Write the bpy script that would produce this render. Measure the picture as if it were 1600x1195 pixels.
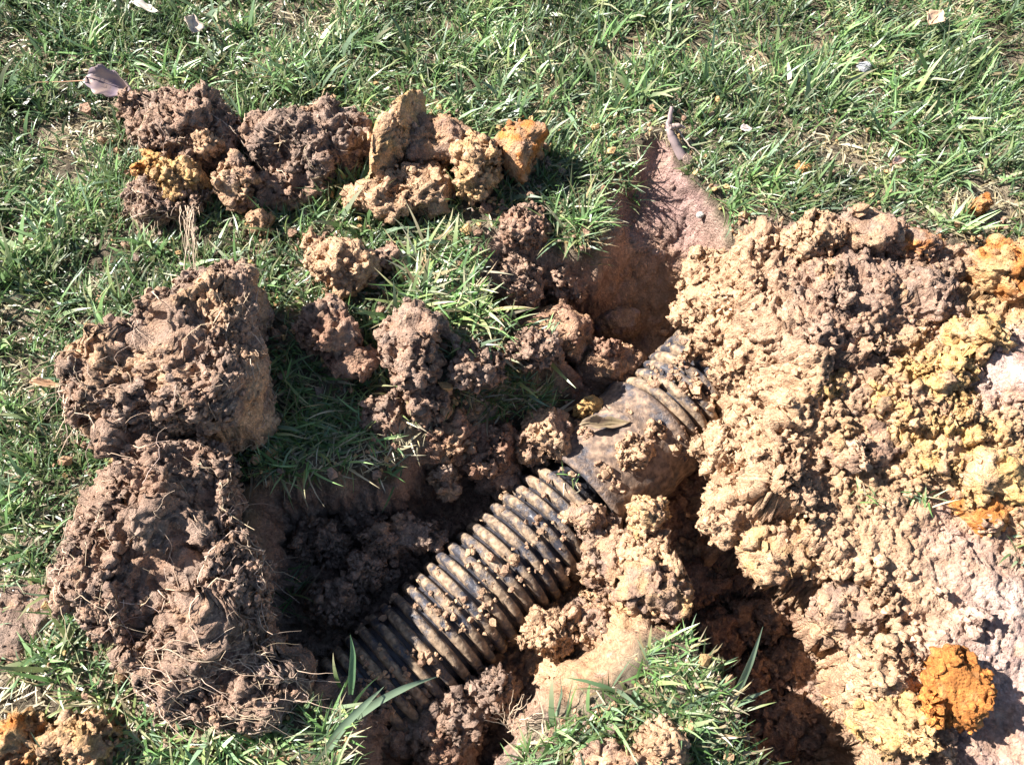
import bpy, bmesh, math, random
import numpy as np
from mathutils import Vector, Matrix
from mathutils.bvhtree import BVHTree

for o in list(bpy.data.objects):
    bpy.data.objects.remove(o)
SC = bpy.context.scene
COL = SC.collection
rng = np.random.default_rng(7)
random.seed(7)

# ------------------------------------------------------------------ camera
FPX, TILT, DIST = 1386.0, math.radians(25), 0.866
CAMP = np.array([0.0, -DIST * math.sin(TILT), DIST * math.cos(TILT)])
cam = bpy.data.cameras.new('camera')
cam.sensor_width = 36.0
cam.lens = 36.0 * FPX / 1600.0
cam.clip_start, cam.clip_end = 0.01, 500
camo = bpy.data.objects.new('camera', cam)
camo.location = CAMP
camo.rotation_euler = (TILT, 0, 0)
COL.objects.link(camo)
SC.camera = camo

# ------------------------------------------------------------------ sky, sun, exposure
SUN_EL = math.radians(40.5)
SHADOW_DIR = np.array([1.0, -0.30]); SHADOW_DIR /= np.linalg.norm(SHADOW_DIR)
sun_from = np.array([-SHADOW_DIR[0] * math.cos(SUN_EL), -SHADOW_DIR[1] * math.cos(SUN_EL), math.sin(SUN_EL)])
world = bpy.data.worlds.new('World')
SC.world = world
world.use_nodes = True
wn = world.node_tree
sky = wn.nodes.new('ShaderNodeTexSky')
sky.sky_type = 'NISHITA'
sky.sun_disc = False
sky.air_density = 1.0
sky.altitude = 300
sky.sun_elevation = SUN_EL
sky.sun_rotation = math.atan2(sun_from[0], sun_from[1])
wn.links.new(sky.outputs[0], wn.nodes['Background'].inputs[0])
wn.nodes['Background'].inputs[1].default_value = 0.05
sl = bpy.data.lights.new('sun', 'SUN')
sl.energy = 5.0
sl.angle = math.radians(0.5)
sl.color = (1.0, 0.96, 0.91)
so = bpy.data.objects.new('sun', sl)
so.rotation_euler = Vector(sun_from).to_track_quat('Z', 'Y').to_euler()
so.location = Vector(sun_from) * 5
COL.objects.link(so)
SC.view_settings.view_transform = 'Standard'
SC.view_settings.look = 'None'
SC.view_settings.gamma = 1.0
SC.view_settings.exposure = 1.8
SC.cycles.max_bounces = 6
SC.cycles.diffuse_bounces = 2

# ------------------------------------------------------------------ plan helpers: photo measurements -> metres
def P(px, py, z=0.0):
    a, b = (px - 800) / FPX, -(py - 597.5) / FPX
    d = np.array([a, math.sin(TILT) + b * math.cos(TILT), -math.cos(TILT) + b * math.sin(TILT)])
    t = (z - CAMP[2]) / d[2]
    return CAMP + d * t
def PP(pts, z=0.0):
    return np.array([P(x, y, z)[:2] for x, y in pts])
MPP = 0.000625

# ------------------------------------------------------------------ noise
_pr = np.random.default_rng(99)
PERM = np.concatenate([_pr.permutation(256)] * 3).astype(np.int32)
GR = _pr.normal(size=(256, 3)); GR /= np.linalg.norm(GR, axis=1)[:, None]
RV = _pr.random((256, 4))
def hsh(i, j, k):
    return PERM[PERM[PERM[i & 255] + (j & 255)] + (k & 255)]
def perlin(p):
    p = np.asarray(p, dtype=np.float64)
    i0 = np.floor(p).astype(np.int64); f = p - i0
    u = f * f * f * (f * (f * 6 - 15) + 10)
    res = 0
    for dx in (0, 1):
        wx = u[:, 0] if dx else 1 - u[:, 0]
        for dy in (0, 1):
            wy = u[:, 1] if dy else 1 - u[:, 1]
            for dz in (0, 1):
                wz = u[:, 2] if dz else 1 - u[:, 2]
                g = GR[hsh(i0[:, 0] + dx, i0[:, 1] + dy, i0[:, 2] + dz)]
                res = res + wx * wy * wz * (g[:, 0] * (f[:, 0] - dx) + g[:, 1] * (f[:, 1] - dy) + g[:, 2] * (f[:, 2] - dz))
    return res * 1.6
def fbm(p, oct=3):
    s, a = 0, 1.0
    for o in range(oct):
        s = s + a * perlin(p * 2 ** o + 17.3 * o); a *= 0.5
    return s
def worley(p, flat=False):
    """F1, F2, id of the nearest cell and the offset from its centre"""
    p = np.asarray(p, dtype=np.float32)
    i0 = np.floor(p).astype(np.int32)
    best = np.full(len(p), 9.0, np.float32); sec = best.copy(); bid = np.zeros(len(p), np.int32); off = np.zeros_like(p)
    for dx in (-1, 0, 1):
        for dy in (-1, 0, 1):
            for dz in ((0,) if flat else (-1, 0, 1)):
                c = i0 + np.array([dx, dy, dz], np.int32)
                h = hsh(c[:, 0], c[:, 1], c[:, 2])
                e = p - c - RV[h, :3].astype(np.float32)
                if flat: e[:, 2] = 0
                d = np.sqrt((e * e).sum(1))
                m = d < best
                sec = np.where(m, best, np.minimum(sec, d))
                best[m] = d[m]; bid[m] = h[m]; off[m] = e[m]
    return best, sec, bid, off
def dome(F, r=0.85):
    return np.sqrt(np.clip(1 - (F / r) ** 2, 0, 1))
def sstep(a, b, x):
    t = np.clip((x - a) / (b - a), 0, 1)
    return t * t * (3 - 2 * t)
def lumps(p, scales, flat=False, seed=0.0, slope=1.1):
    """relief of broken, angular crumbs in metres and a per-crumb random value"""
    h = np.zeros(len(p)); tint = 0
    for s, a in scales:
        q = p / s
        w = q + 0.30 * np.stack([perlin(q * 1.7 + seed), perlin(q * 1.7 + 31 + seed), 0 * h if flat else perlin(q * 1.7 + 57 + seed)], 1)
        F, G, b, off = worley(w + seed * 3.7, flat)
        crack = 1 - sstep(0.0, 0.30, G - F)
        h = h + a * s * (1.15 * (RV[b, 3] - 0.5) + slope * (off * GR[b]).sum(1) - 0.45 * crack + 0.25 * dome(F))
        tint = tint + RV[b, 2] - 0.5
    return h, tint / len(scales)
def sdf(poly, x, y):
    """signed distance to a polygon, negative inside"""
    d2 = np.full(x.shape, 1e9); ins = np.zeros(x.shape, bool)
    n = len(poly)
    for i in range(n):
        ax, ay = poly[i]; bx, by = poly[(i + 1) % n]
        ex, ey = bx - ax, by - ay
        t = np.clip(((x - ax) * ex + (y - ay) * ey) / (ex * ex + ey * ey), 0, 1)
        d2 = np.minimum(d2, (x - ax - ex * t) ** 2 + (y - ay - ey * t) ** 2)
        c = ((ay > y) != (by > y)) & (x < (bx - ax) * (y - ay) / (by - ay + 1e-12) + ax)
        ins ^= c
    d = np.sqrt(d2)
    return np.where(ins, -d, d)

# ------------------------------------------------------------------ mesh helpers
def mesh_np(name, v, f, mat, colors=None, smooth=True):
    """v (n,3); f either an (m,3|4) array or a list of such arrays"""
    me = bpy.data.meshes.new(name)
    fs = f if isinstance(f, list) else [f]
    me.vertices.add(len(v)); me.vertices.foreach_set('co', np.ascontiguousarray(v, np.float32).ravel())
    idx = np.concatenate([a.ravel() for a in fs]).astype(np.int32)
    tot = np.concatenate([np.full(len(a), a.shape[1]) for a in fs]).astype(np.int32)
    st = np.concatenate([[0], np.cumsum(tot)[:-1]]).astype(np.int32)
    me.loops.add(len(idx)); me.loops.foreach_set('vertex_index', idx)
    me.polygons.add(len(tot)); me.polygons.foreach_set('loop_start', st); me.polygons.foreach_set('loop_total', tot)
    me.polygons.foreach_set('use_smooth', np.full(len(tot), smooth))
    if colors is not None:
        a = me.color_attributes.new('soil', 'FLOAT_COLOR', 'POINT')
        c = np.ones((len(v), 4), np.float32); c[:, :3] = np.clip(colors, 0, 1)
        a.data.foreach_set('color', c.ravel())
    me.update(); me.validate()
    me.materials.append(mat)
    return me
def link(name, me, parent=None, loc=None):
    o = bpy.data.objects.new(name, me)
    COL.objects.link(o)
    if parent is not None: o.parent = parent
    if loc is not None: o.location = loc
    return o
def tag(o, label=None, cat=None, group=None, kind=None):
    if label: o['label'] = label
    if cat: o['category'] = cat
    if group: o['group'] = group
    if kind: o['kind'] = kind
    return o
def grid_faces(nx, ny):
    i = np.arange(nx * ny).reshape(ny, nx)
    return np.stack([i[:-1, :-1].ravel(), i[:-1, 1:].ravel(), i[1:, 1:].ravel(), i[1:, :-1].ravel()], 1)
_ico = {}
def ico(sub):
    if sub not in _ico:
        bm = bmesh.new(); bmesh.ops.create_icosphere(bm, subdivisions=sub, radius=1)
        v = np.array([x.co[:] for x in bm.verts]); f = np.array([[q.index for q in t.verts] for t in bm.faces])
        bm.free(); _ico[sub] = (v / np.linalg.norm(v, axis=1)[:, None], f)
    return _ico[sub]
def vnormals(v, f):
    n = np.zeros_like(v)
    fn = np.cross(v[f[:, 1]] - v[f[:, 0]], v[f[:, 2]] - v[f[:, 0]])
    for k in range(f.shape[1]): np.add.at(n, f[:, k], fn)
    return n / (np.linalg.norm(n, axis=1)[:, None] + 1e-12)

# ------------------------------------------------------------------ materials
def nodes_of(name):
    m = bpy.data.materials.new(name); m.use_nodes = True
    nt = m.node_tree
    return m, nt, nt.nodes['Principled BSDF']
def nd(nt, typ, **kw):
    n = nt.nodes.new(typ)
    for k, v in kw.items():
        if k.startswith('i_'):
            n.inputs[k[2:]].default_value = v
        else: setattr(n, k, v)
    return n
def soil_material(name, rough=0.92, bump=0.9, spec=0.25):
    m, nt, b = nodes_of(name); L = nt.links.new
    at = nd(nt, 'ShaderNodeVertexColor', layer_name='soil')
    geo = nd(nt, 'ShaderNodeNewGeometry')
    n1 = nd(nt, 'ShaderNodeTexNoise'); n1.inputs['Scale'].default_value = 260; n1.inputs['Detail'].default_value = 6
    n2 = nd(nt, 'ShaderNodeTexNoise'); n2.inputs['Scale'].default_value = 55; n2.inputs['Detail'].default_value = 4
    L(geo.outputs['Position'], n1.inputs['Vector']); L(geo.outputs['Position'], n2.inputs['Vector'])
    r1 = nd(nt, 'ShaderNodeMapRange'); r1.inputs[1].default_value = 0.3; r1.inputs[2].default_value = 0.7; r1.inputs[3].default_value = 0.72; r1.inputs[4].default_value = 1.28
    r2 = nd(nt, 'ShaderNodeMapRange'); r2.inputs[1].default_value = 0.35; r2.inputs[2].default_value = 0.65; r2.inputs[3].default_value = 0.86; r2.inputs[4].default_value = 1.14
    L(n1.outputs['Fac'], r1.inputs[0]); L(n2.outputs['Fac'], r2.inputs[0])
    mu = nd(nt, 'ShaderNodeMath', operation='MULTIPLY'); L(r1.outputs[0], mu.inputs[0]); L(r2.outputs[0], mu.inputs[1])
    vm = nd(nt, 'ShaderNodeVectorMath', operation='SCALE'); L(at.outputs['Color'], vm.inputs[0]); L(mu.outputs[0], vm.inputs['Scale'])
    L(vm.outputs[0], b.inputs['Base Color'])
    b.inputs['Roughness'].default_value = rough
    b.inputs['Specular IOR Level'].default_value = spec
    n3 = nd(nt, 'ShaderNodeTexNoise'); n3.inputs['Scale'].default_value = 330; n3.inputs['Detail'].default_value = 9; n3.inputs['Roughness'].default_value = 0.75
    vo = nd(nt, 'ShaderNodeTexVoronoi'); vo.inputs['Scale'].default_value = 420; vo.inputs['Randomness'].default_value = 1.0
    wr = nd(nt, 'ShaderNodeVectorMath', operation='MULTIPLY_ADD'); L(n3.outputs['Color'], wr.inputs[0]); wr.inputs[1].default_value = (0.003, 0.003, 0.003); L(geo.outputs['Position'], wr.inputs[2])
    L(geo.outputs['Position'], n3.inputs['Vector']); L(wr.outputs[0], vo.inputs['Vector'])
    sm = nd(nt, 'ShaderNodeMath', operation='MULTIPLY_ADD'); L(vo.outputs['Distance'], sm.inputs[0]); sm.inputs[1].default_value = -0.55; L(n3.outputs['Fac'], sm.inputs[2])
    bp = nd(nt, 'ShaderNodeBump'); bp.inputs['Strength'].default_value = bump; bp.inputs['Distance'].default_value = 0.0045
    L(sm.outputs[0], bp.inputs['Height']); L(bp.outputs[0], b.inputs['Normal'])
    return m
M_SOIL = soil_material('crumbly soil')
def leafy_material(name, transl=0.3, rough=0.38):
    m, nt, b = nodes_of(name); L = nt.links.new
    at = nd(nt, 'ShaderNodeVertexColor', layer_name='soil')
    L(at.outputs['Color'], b.inputs['Base Color'])
    b.inputs['Roughness'].default_value = rough
    b.inputs['Specular IOR Level'].default_value = 0.5
    t = nd(nt, 'ShaderNodeBsdfTranslucent'); L(at.outputs['Color'], t.inputs['Color'])
    mx = nd(nt, 'ShaderNodeMixShader'); mx.inputs[0].default_value = transl
    L(b.outputs[0], mx.inputs[1]); L(t.outputs[0], mx.inputs[2])
    L(mx.outputs[0], nt.nodes['Material Output'].inputs['Surface'])
    return m
M_GRASS = leafy_material('grass blade')
M_ROOT = leafy_material('fibrous root', 0.05, 0.75)
M_LEAF = leafy_material('dry leaf', 0.12, 0.55)
def pipe_material(name, lo, hi, mud0, mud1):
    m, nt, b = nodes_of(name); L = nt.links.new
    geo = nd(nt, 'ShaderNodeNewGeometry')
    n1 = nd(nt, 'ShaderNodeTexNoise'); n1.inputs['Scale'].default_value = 38; n1.inputs['Detail'].default_value = 7; n1.inputs['Roughness'].default_value = 0.68
    n2 = nd(nt, 'ShaderNodeTexNoise'); n2.inputs['Scale'].default_value = 160; n2.inputs['Detail'].default_value = 6
    n4 = nd(nt, 'ShaderNodeTexNoise'); n4.inputs['Scale'].default_value = 14; n4.inputs['Detail'].default_value = 3
    for n in (n1, n2, n4): L(geo.outputs['Position'], n.inputs['Vector'])
    cr = nd(nt, 'ShaderNodeValToRGB'); cr.color_ramp.elements[0].position = lo; cr.color_ramp.elements[1].position = hi
    L(n1.outputs['Fac'], cr.inputs[0])
    mud = nd(nt, 'ShaderNodeValToRGB')
    mud.color_ramp.elements[0].position = 0.35; mud.color_ramp.elements[0].color = mud0
    mud.color_ramp.elements[1].position = 0.65; mud.color_ramp.elements[1].color = mud1
    L(n2.outputs['Fac'], mud.inputs[0])
    pl = nd(nt, 'ShaderNodeValToRGB')
    pl.color_ramp.elements[0].color = (0.012, 0.013, 0.018, 1); pl.color_ramp.elements[1].color = (0.075, 0.072, 0.085, 1)
    L(n2.outputs['Fac'], pl.inputs[0])
    mx = nd(nt, 'ShaderNodeMix', data_type='RGBA')
    L(cr.outputs[0], mx.inputs[0]); L(pl.outputs[0], mx.inputs[6]); L(mud.outputs[0], mx.inputs[7])
    L(mx.outputs[2], b.inputs['Base Color'])
    rr = nd(nt, 'ShaderNodeMapRange'); rr.inputs[3].default_value = 0.46; rr.inputs[4].default_value = 0.85
    L(cr.outputs[0], rr.inputs[0]); L(rr.outputs[0], b.inputs['Roughness'])
    ad = nd(nt, 'ShaderNodeMath', operation='MULTIPLY_ADD'); L(cr.outputs[0], ad.inputs[0]); ad.inputs[1].default_value = 0.8; L(n2.outputs['Fac'], ad.inputs[2])
    bp = nd(nt, 'ShaderNodeBump'); bp.inputs['Strength'].default_value = 0.6; bp.inputs['Distance'].default_value = 0.0025
    L(ad.outputs[0], bp.inputs['Height']); L(bp.outputs[0], b.inputs['Normal'])
    return m
M_PIPE = pipe_material('muddy ribbed black plastic', 0.41, 0.53, (0.13, 0.085, 0.052, 1), (0.36, 0.255, 0.165, 1))
M_GROOVE = pipe_material('dark pipe groove', 0.54, 0.70, (0.06, 0.04, 0.028, 1), (0.16, 0.11, 0.075, 1))
M_SLEEVE = pipe_material('muddy smooth black plastic', 0.37, 0.52, (0.085, 0.055, 0.040, 1), (0.27, 0.18, 0.12, 1))

# ------------------------------------------------------------------ soil colours (albedo)
C = dict(
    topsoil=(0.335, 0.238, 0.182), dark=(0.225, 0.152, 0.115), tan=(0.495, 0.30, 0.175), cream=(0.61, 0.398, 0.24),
    yellow=(0.68, 0.415, 0.155), ochre=(0.56, 0.35, 0.16), orange=(0.53, 0.20, 0.05), pink=(0.385, 0.240, 0.205),
    red=(0.32, 0.175, 0.115), brown=(0.37, 0.225, 0.150), pale=(0.63, 0.48, 0.40), mauve=(0.255, 0.165, 0.138), lawn=(0.09, 0.07, 0.046), clay=(0.42, 0.24, 0.128))
C = {k: np.array(v) for k, v in C.items()}
MIXES = {  # main, second, third
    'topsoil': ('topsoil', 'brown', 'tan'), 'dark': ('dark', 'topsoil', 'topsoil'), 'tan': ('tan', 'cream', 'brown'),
    'cream': ('cream', 'tan', 'brown'), 'yellow': ('yellow', 'ochre', 'tan'), 'ochre': ('ochre', 'tan', 'yellow'),
    'orange': ('orange', 'orange', 'ochre'), 'pink': ('pink', 'tan', 'pale'), 'red': ('red', 'brown', 'tan'),
    'brown': ('brown', 'topsoil', 'tan'), 'pale': ('pale', 'pink', 'cream'), 'clay': ('clay', 'tan', 'pink'), 'mauve': ('mauve', 'pink', 'topsoil')}
def soilcol(p, kind, tint, seed=0.0):
    a, b, c = (C[k] for k in MIXES[kind])
    n = np.clip(0.42 + 0.7 * fbm(p * 45 + seed, 2) + 0.8 * tint, 0, 1)[:, None]
    n2 = np.clip(-0.25 + 1.1 * perlin(p * 80 + 9 + seed) + 0.5 * tint, 0, 1)[:, None]
    col = a * (1 - n) + b * n
    col = col * (1 - n2) + c * n2
    return col * (1 + 0.35 * tint)[:, None]

# ------------------------------------------------------------------ the ground: lawn surface, the dug pit and its trench
PIT = PP([(385, 750), (480, 738), (600, 735), (650, 690), (700, 645), (760, 625), (870, 612), (895, 570), (850, 520), (770, 500),
          (735, 440), (775, 350), (830, 335), (880, 385), (935, 395), (945, 330), (962, 250), (1030, 222), (1080, 262), (1135, 345), (1150, 420), (1150, 560),
          (1165, 680), (1170, 780), (1260, 850), (1390, 980), (1420, 1195), (1420, 1330), (1190, 1330), (1175, 1195), (1140, 1070),
          (1060, 1000), (1010, 1000), (975, 1085), (860, 1118), (800, 1200), (800, 1330), (540, 1330), (545, 1150), (490, 1090), (400, 1065), (370, 960), (385, 850)])
AX0, AX1 = P(622, 1046, -0.10), P(1062, 626, -0.10)
ADIR = (AX1 - AX0) / np.linalg.norm(AX1 - AX0)
ALEN = np.linalg.norm(AX1 - AX0)
PIPE_R = 0.058
def bump_at(x, y, px, py, z, rx, ry=None, rot=0):
    c = P(px, py, z); ry = ry or rx
    dx, dy = x - c[0], y - c[1]
    ca, sa = math.cos(rot), math.sin(rot)
    u, v = (dx * ca + dy * sa) / (rx * MPP), (-dx * sa + dy * ca) / (ry * MPP)
    return np.exp(-(u * u + v * v))
Y_TOP, Y_MID, Y_LOW = P(1030, 235)[1], P(1000, 400, -0.05)[1], P(960, 520, -0.12)[1]
def terr(x, y, bed=True):
    """the ground without its crumb relief: height and how far into the pit (0..1)"""
    p = np.stack([x, y, np.zeros_like(x)], 1)
    sd = sdf(PIT, x, y) + 0.010 * fbm(p * 22 + 3, 2) + 0.003 * perlin(p * 90)
    t = sstep(0.006, -0.030 - 0.055 * bump_at(x, y, 945, 1050, -0.03, 95, 80), sd)
    dep = np.interp(y, [Y_LOW, Y_MID, Y_TOP], [0.125, 0.045, 0.012])
    # lower right pit is deeper, the left floor shallower
    dep = dep + 0.07 * bump_at(x, y, 1200, 1010, -0.15, 210) - 0.032 * bump_at(x, y, 500, 880, -0.08, 120, 190)
    dep = dep - 0.060 * bump_at(x, y, 800, 420, -0.04, 90, 80) + 0.02 * bump_at(x, y, 970, 520, -0.12, 70, 50)
    rdg = np.maximum(bump_at(x, y, 1005, 830, -0.04, 32, 70, 0.1), bump_at(x, y, 1010, 940, -0.04, 45, 75))
    dep = dep - 0.085 * rdg
    dep = dep - 0.05 * bump_at(x, y, 930, 985, -0.07, 70, 50) - 0.03 * bump_at(x, y, 700, 700, -0.08, 80, 40) 
    dep = dep - 0.035 * bump_at(x, y, 900, 600, -0.08, 90, 50) - 0.02 * bump_at(x, y, 880, 660, -0.08, 60, 50)
    dep = dep - 0.095 * bump_at(x, y, 560, 1105, -0.03, 85, 60, 0.75)
    lawn = -0.022 * bump_at(x, y, 540, 650, 0.0, 110, 80) + 0.022 * bump_at(x, y, 1085, 1110, 0.0, 75, 110) + 0.006 * perlin(p * 7 + 5) + 0.003 * perlin(p * 23)
    rim = 0.010 * np.exp(-((sd - 0.004) / 0.02) ** 2) * np.clip(0.3 + perlin(p * 18 + 40), 0, 1)
    z = lawn * (1 - t) + rim - t * dep
    # a bed for the pipe
    s = (x - AX0[0]) * ADIR[0] + (y - AX0[1]) * ADIR[1]
    d = np.abs(-(x - AX0[0]) * ADIR[1] + (y - AX0[1]) * ADIR[0])
    if not bed: return z, t
    on = sstep(-0.040, -0.022, s) * sstep(ALEN + 0.10, ALEN + 0.05, s)
    lim = -0.098 + np.clip(d - 0.060, 0, 1) * 1.1 - 0.025 * sstep(0.055, 0.045, d)
    z = np.where(on > 0.5, np.minimum(z, lim), z)
    return z, t
# soil kinds laid out over the dug area: centre, radius, colour, relief
ZONES = [((1040, 300), 75, 'mauve', 0.26), ((1080, 360), 80, 'mauve', 0.28), ((985, 300), 40, 'red', 0.18), ((1010, 430), 60, 'clay', 0.25), ((1080, 430), 45, 'clay', 0.3),
         ((960, 470), 60, 'red', 0.5), ((970, 520), 40, 'clay', 0.2), ((1010, 560), 40, 'clay', 0.3), ((930, 420), 40, 'red', 0.6), ((820, 430), 90, 'brown', 0.6), ((880, 580), 60, 'red', 0.6),
         ((520, 800), 150, 'dark', 0.9), ((600, 950), 130, 'dark', 1.0), ((470, 950), 90, 'dark', 0.9), ((700, 720), 90, 'red', 1.0), ((800, 680), 70, 'brown', 1.0),  # left floor: damp soil, its colour taken darker to deepen the pit shade
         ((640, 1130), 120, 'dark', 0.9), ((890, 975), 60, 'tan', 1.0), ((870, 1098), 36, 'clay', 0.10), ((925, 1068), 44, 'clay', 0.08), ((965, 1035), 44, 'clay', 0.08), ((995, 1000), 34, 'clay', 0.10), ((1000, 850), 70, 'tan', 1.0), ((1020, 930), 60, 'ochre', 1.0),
         ((1150, 950), 100, 'brown', 0.8), ((1200, 1080), 130, 'red', 0.8), ((1120, 830), 70, 'red', 0.8), ((1320, 1100), 100, 'tan', 1.0), ((790, 1110), 50, 'brown', 0.7)]
def zone_mix(x, y, zones, z=-0.05):
    acc = np.zeros((len(x), 3)); rel = np.zeros(len(x)); tot = np.full(len(x), 1e-6)
    p = np.stack([x, y, np.zeros_like(x)], 1)
    wx = x + 0.02 * perlin(p * 25 + 77); wy = y + 0.02 * perlin(p * 25 + 177)
    cols = {}
    for (q, r, kind, a) in zones:
        c = P(*q, z); w = np.exp(-((wx - c[0]) ** 2 + (wy - c[1]) ** 2) / (r * MPP) ** 2) + 1e-7
        cols.setdefault(kind, 0); cols[kind] = cols[kind] + w
        rel += w * a; tot += w
    return {k: w / tot for k, w in cols.items()}, rel / tot
def axis(lo, hi, fine, d, mid=(None, None), dm=0.004, far=60.0):
    """grid line positions: fine inside, coarser round it, growing out to the horizon"""
    a = list(np.arange(lo, hi, d))
    up, st = [], dm
    x = hi
    while x < mid[1]: up.append(x); x += dm
    while x < far: up.append(x); st *= 1.35; x += st
    up.append(far)
    dn, st = [], dm
    x = lo - dm
    while x > mid[0]: dn.append(x); x -= dm
    while x > -far: dn.append(x); st *= 1.35; x -= st
    dn.append(-far)
    return np.array(dn[::-1] + a + up)
def soil_colors(p, mix, tint):
    col = 0
    for k, w in mix.items():
        i = w > 0.01
        c = np.zeros((len(p), 3))
        if i.any(): c[i] = soilcol(p[i], k, tint[i]) * w[i][:, None]
        col = col + c
    return col
SURF = []     # (points, normals, colours, crumbliness) of soil surfaces, for the loose crumbs
def build_ground():
    gx = axis(-0.30, 0.40, True, 0.0020, (-0.85, 0.85), 0.005)
    gy = axis(-0.46, 0.31, True, 0.0020, (-0.62, 0.85), 0.005)
    X, Y = np.meshgrid(gx, gy); x, y = X.ravel(), Y.ravel()
    z = np.zeros_like(x)
    near = (np.abs(x) < 1.2) & (np.abs(y) < 1.2)
    col = np.tile(C['lawn'], (len(x), 1)).astype(float)
    xn, yn = x[near], y[near]
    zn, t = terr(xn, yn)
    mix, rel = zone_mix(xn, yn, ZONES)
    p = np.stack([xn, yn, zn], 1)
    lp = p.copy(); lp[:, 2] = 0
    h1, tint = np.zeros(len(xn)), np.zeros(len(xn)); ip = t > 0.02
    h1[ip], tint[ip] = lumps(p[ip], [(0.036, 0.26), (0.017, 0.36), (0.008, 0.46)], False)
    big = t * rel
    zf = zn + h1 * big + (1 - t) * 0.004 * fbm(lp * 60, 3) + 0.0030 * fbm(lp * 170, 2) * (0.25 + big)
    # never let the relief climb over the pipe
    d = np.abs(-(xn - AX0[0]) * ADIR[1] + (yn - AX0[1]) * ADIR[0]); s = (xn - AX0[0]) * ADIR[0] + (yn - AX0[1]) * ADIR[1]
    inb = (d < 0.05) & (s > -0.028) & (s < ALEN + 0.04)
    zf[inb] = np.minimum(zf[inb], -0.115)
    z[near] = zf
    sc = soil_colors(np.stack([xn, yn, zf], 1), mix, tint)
    upper = sstep(-0.045, -0.012, zn)[:, None] * (yn < Y_MID + 0.03)[:, None]
    cl = mix['clay'][:, None]; upper = upper * (1 - cl)
    sc = sc * (1 - 0.6 * upper) + C['topsoil'] * 0.6 * upper
    thatch = np.clip(0.25 + 0.9 * fbm(lp * 30 + 4, 3), 0, 1)[:, None]
    lawnc = C['lawn'] * (1 - thatch) + np.array([0.34, 0.265, 0.18]) * thatch
    tt = sstep(0.05, 0.4, t)[:, None]
    col[near] = sc * tt + lawnc * (1 - tt)
    f = grid_faces(len(gx), len(gy))
    zb = z.copy(); zb[near] = zn
    nb = vnormals(np.stack([x, y, zb], 1), f)
    push = np.zeros(len(x)); push[near] = np.where(inb, 0, zf - zn)
    zb[near] = np.where(inb, zf, zn)
    v = np.stack([x, y, zb], 1) + nb * push[:, None]
    me = mesh_np('ground', v, f, M_SOIL, col)
    o = link('ground', me); tag(o, 'bare soil of the lawn and the dug pit', kind='structure')
    m = near.copy(); m[near] = t > 0.5
    rr = np.zeros(len(x)); rr[near] = rel
    n = vnormals(v[:], f)
    k = np.where(m)[0]; k = k[rng.random(len(k)) < 0.35]
    SURF.append((v[k], n[k], col[k], rr[k]))
    return o
build_ground()

# ------------------------------------------------------------------ the spoil heap
HEAP = PP([(1112, 560), (1070, 500), (1085, 430), (1120, 375), (1190, 345), (1260, 345), (1330, 330), (1400, 345), (1440, 375), (1540, 385),
           (1640, 400), (1800, 420), (1850, 700), (1850, 1330), (1370, 1330), (1350, 1195), (1352, 1100), (1335, 1020), (1275, 935), (1195, 888), (1120, 850),
           (1085, 790), (1120, 720), (1140, 650), (1135, 600)], 0.0)
def heap_top(x, y):
    p = np.stack([x, y, np.zeros_like(x)], 1)
    h = 0.022 + 0.030 * bump_at(x, y, 1360, 480, 0.05, 240, 150) + 0.026 * bump_at(x, y, 1500, 660, 0.05, 170, 170) + 0.022 * bump_at(x, y, 1200, 600, 0.04, 120, 200)
    h = h - 0.010 * bump_at(x, y, 1480, 900, 0.0, 120, 160) + 0.012 * bump_at(x, y, 1230, 800, 0.02, 130, 100)
    return h + 0.014 * fbm(p * 9 + 8, 2)
HZ = [((1160, 400), 60, 'tan', 1.0), ((1240, 400), 60, 'brown', 1.0), ((1140, 470), 60, 'cream', 1.0), ((1220, 520), 70, 'brown', 1.0), ((1170, 540), 50, 'tan', 1.0), ((1350, 470), 100, 'brown', 0.7),
      ((1150, 600), 80, 'cream', 1.0), ((1270, 640), 60, 'cream', 1.0), ((1330, 600), 50, 'brown', 1.0), ((1200, 720), 70, 'tan', 1.0), ((1260, 740), 50, 'brown', 1.0), ((1330, 700), 70, 'ochre', 1.0), ((1440, 620), 50, 'yellow', 1.0), ((1400, 560), 50, 'ochre', 1.0),
      ((1450, 700), 45, 'yellow', 1.0), ((1400, 760), 50, 'tan', 1.0), ((1560, 450), 70, 'ochre', 1.0), ((1600, 600), 70, 'pale', 0.8), ((1540, 740), 45, 'yellow', 0.9), ((1620, 800), 80, 'clay', 0.7),
      ((1370, 830), 50, 'cream', 0.25), ((1450, 900), 60, 'cream', 0.27), ((1500, 850), 60, 'pink', 0.27), ((1560, 950), 80, 'pale', 0.27), ((1560, 1080), 70, 'pale', 0.27), ((1600, 1150), 90, 'pink', 0.27),
      ((1220, 840), 80, 'tan', 1.0), ((1330, 930), 70, 'tan', 1.0), ((1400, 1000), 60, 'cream', 1.0), ((1380, 1110), 60, 'ochre', 1.0), ((1440, 1180), 60, 'brown', 0.9), ((1330, 1030), 50, 'tan', 1.0), ((1500, 400), 60, 'brown', 0.9)]
def heap_z(x, y):
    p = np.stack([x, y, np.zeros_like(x)], 1)
    g, _ = terr(x, y, False)
    ins = -(sdf(HEAP, x, y) + 0.006 * fbm(p * 30 + 11, 2))
    foot = g - 0.012 + 1.35 * np.clip(ins, -0.02, 1)
    top = heap_top(x, y)
    return np.minimum(top, foot) - 0.3 * np.clip(-ins, 0, 1), ins
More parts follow.
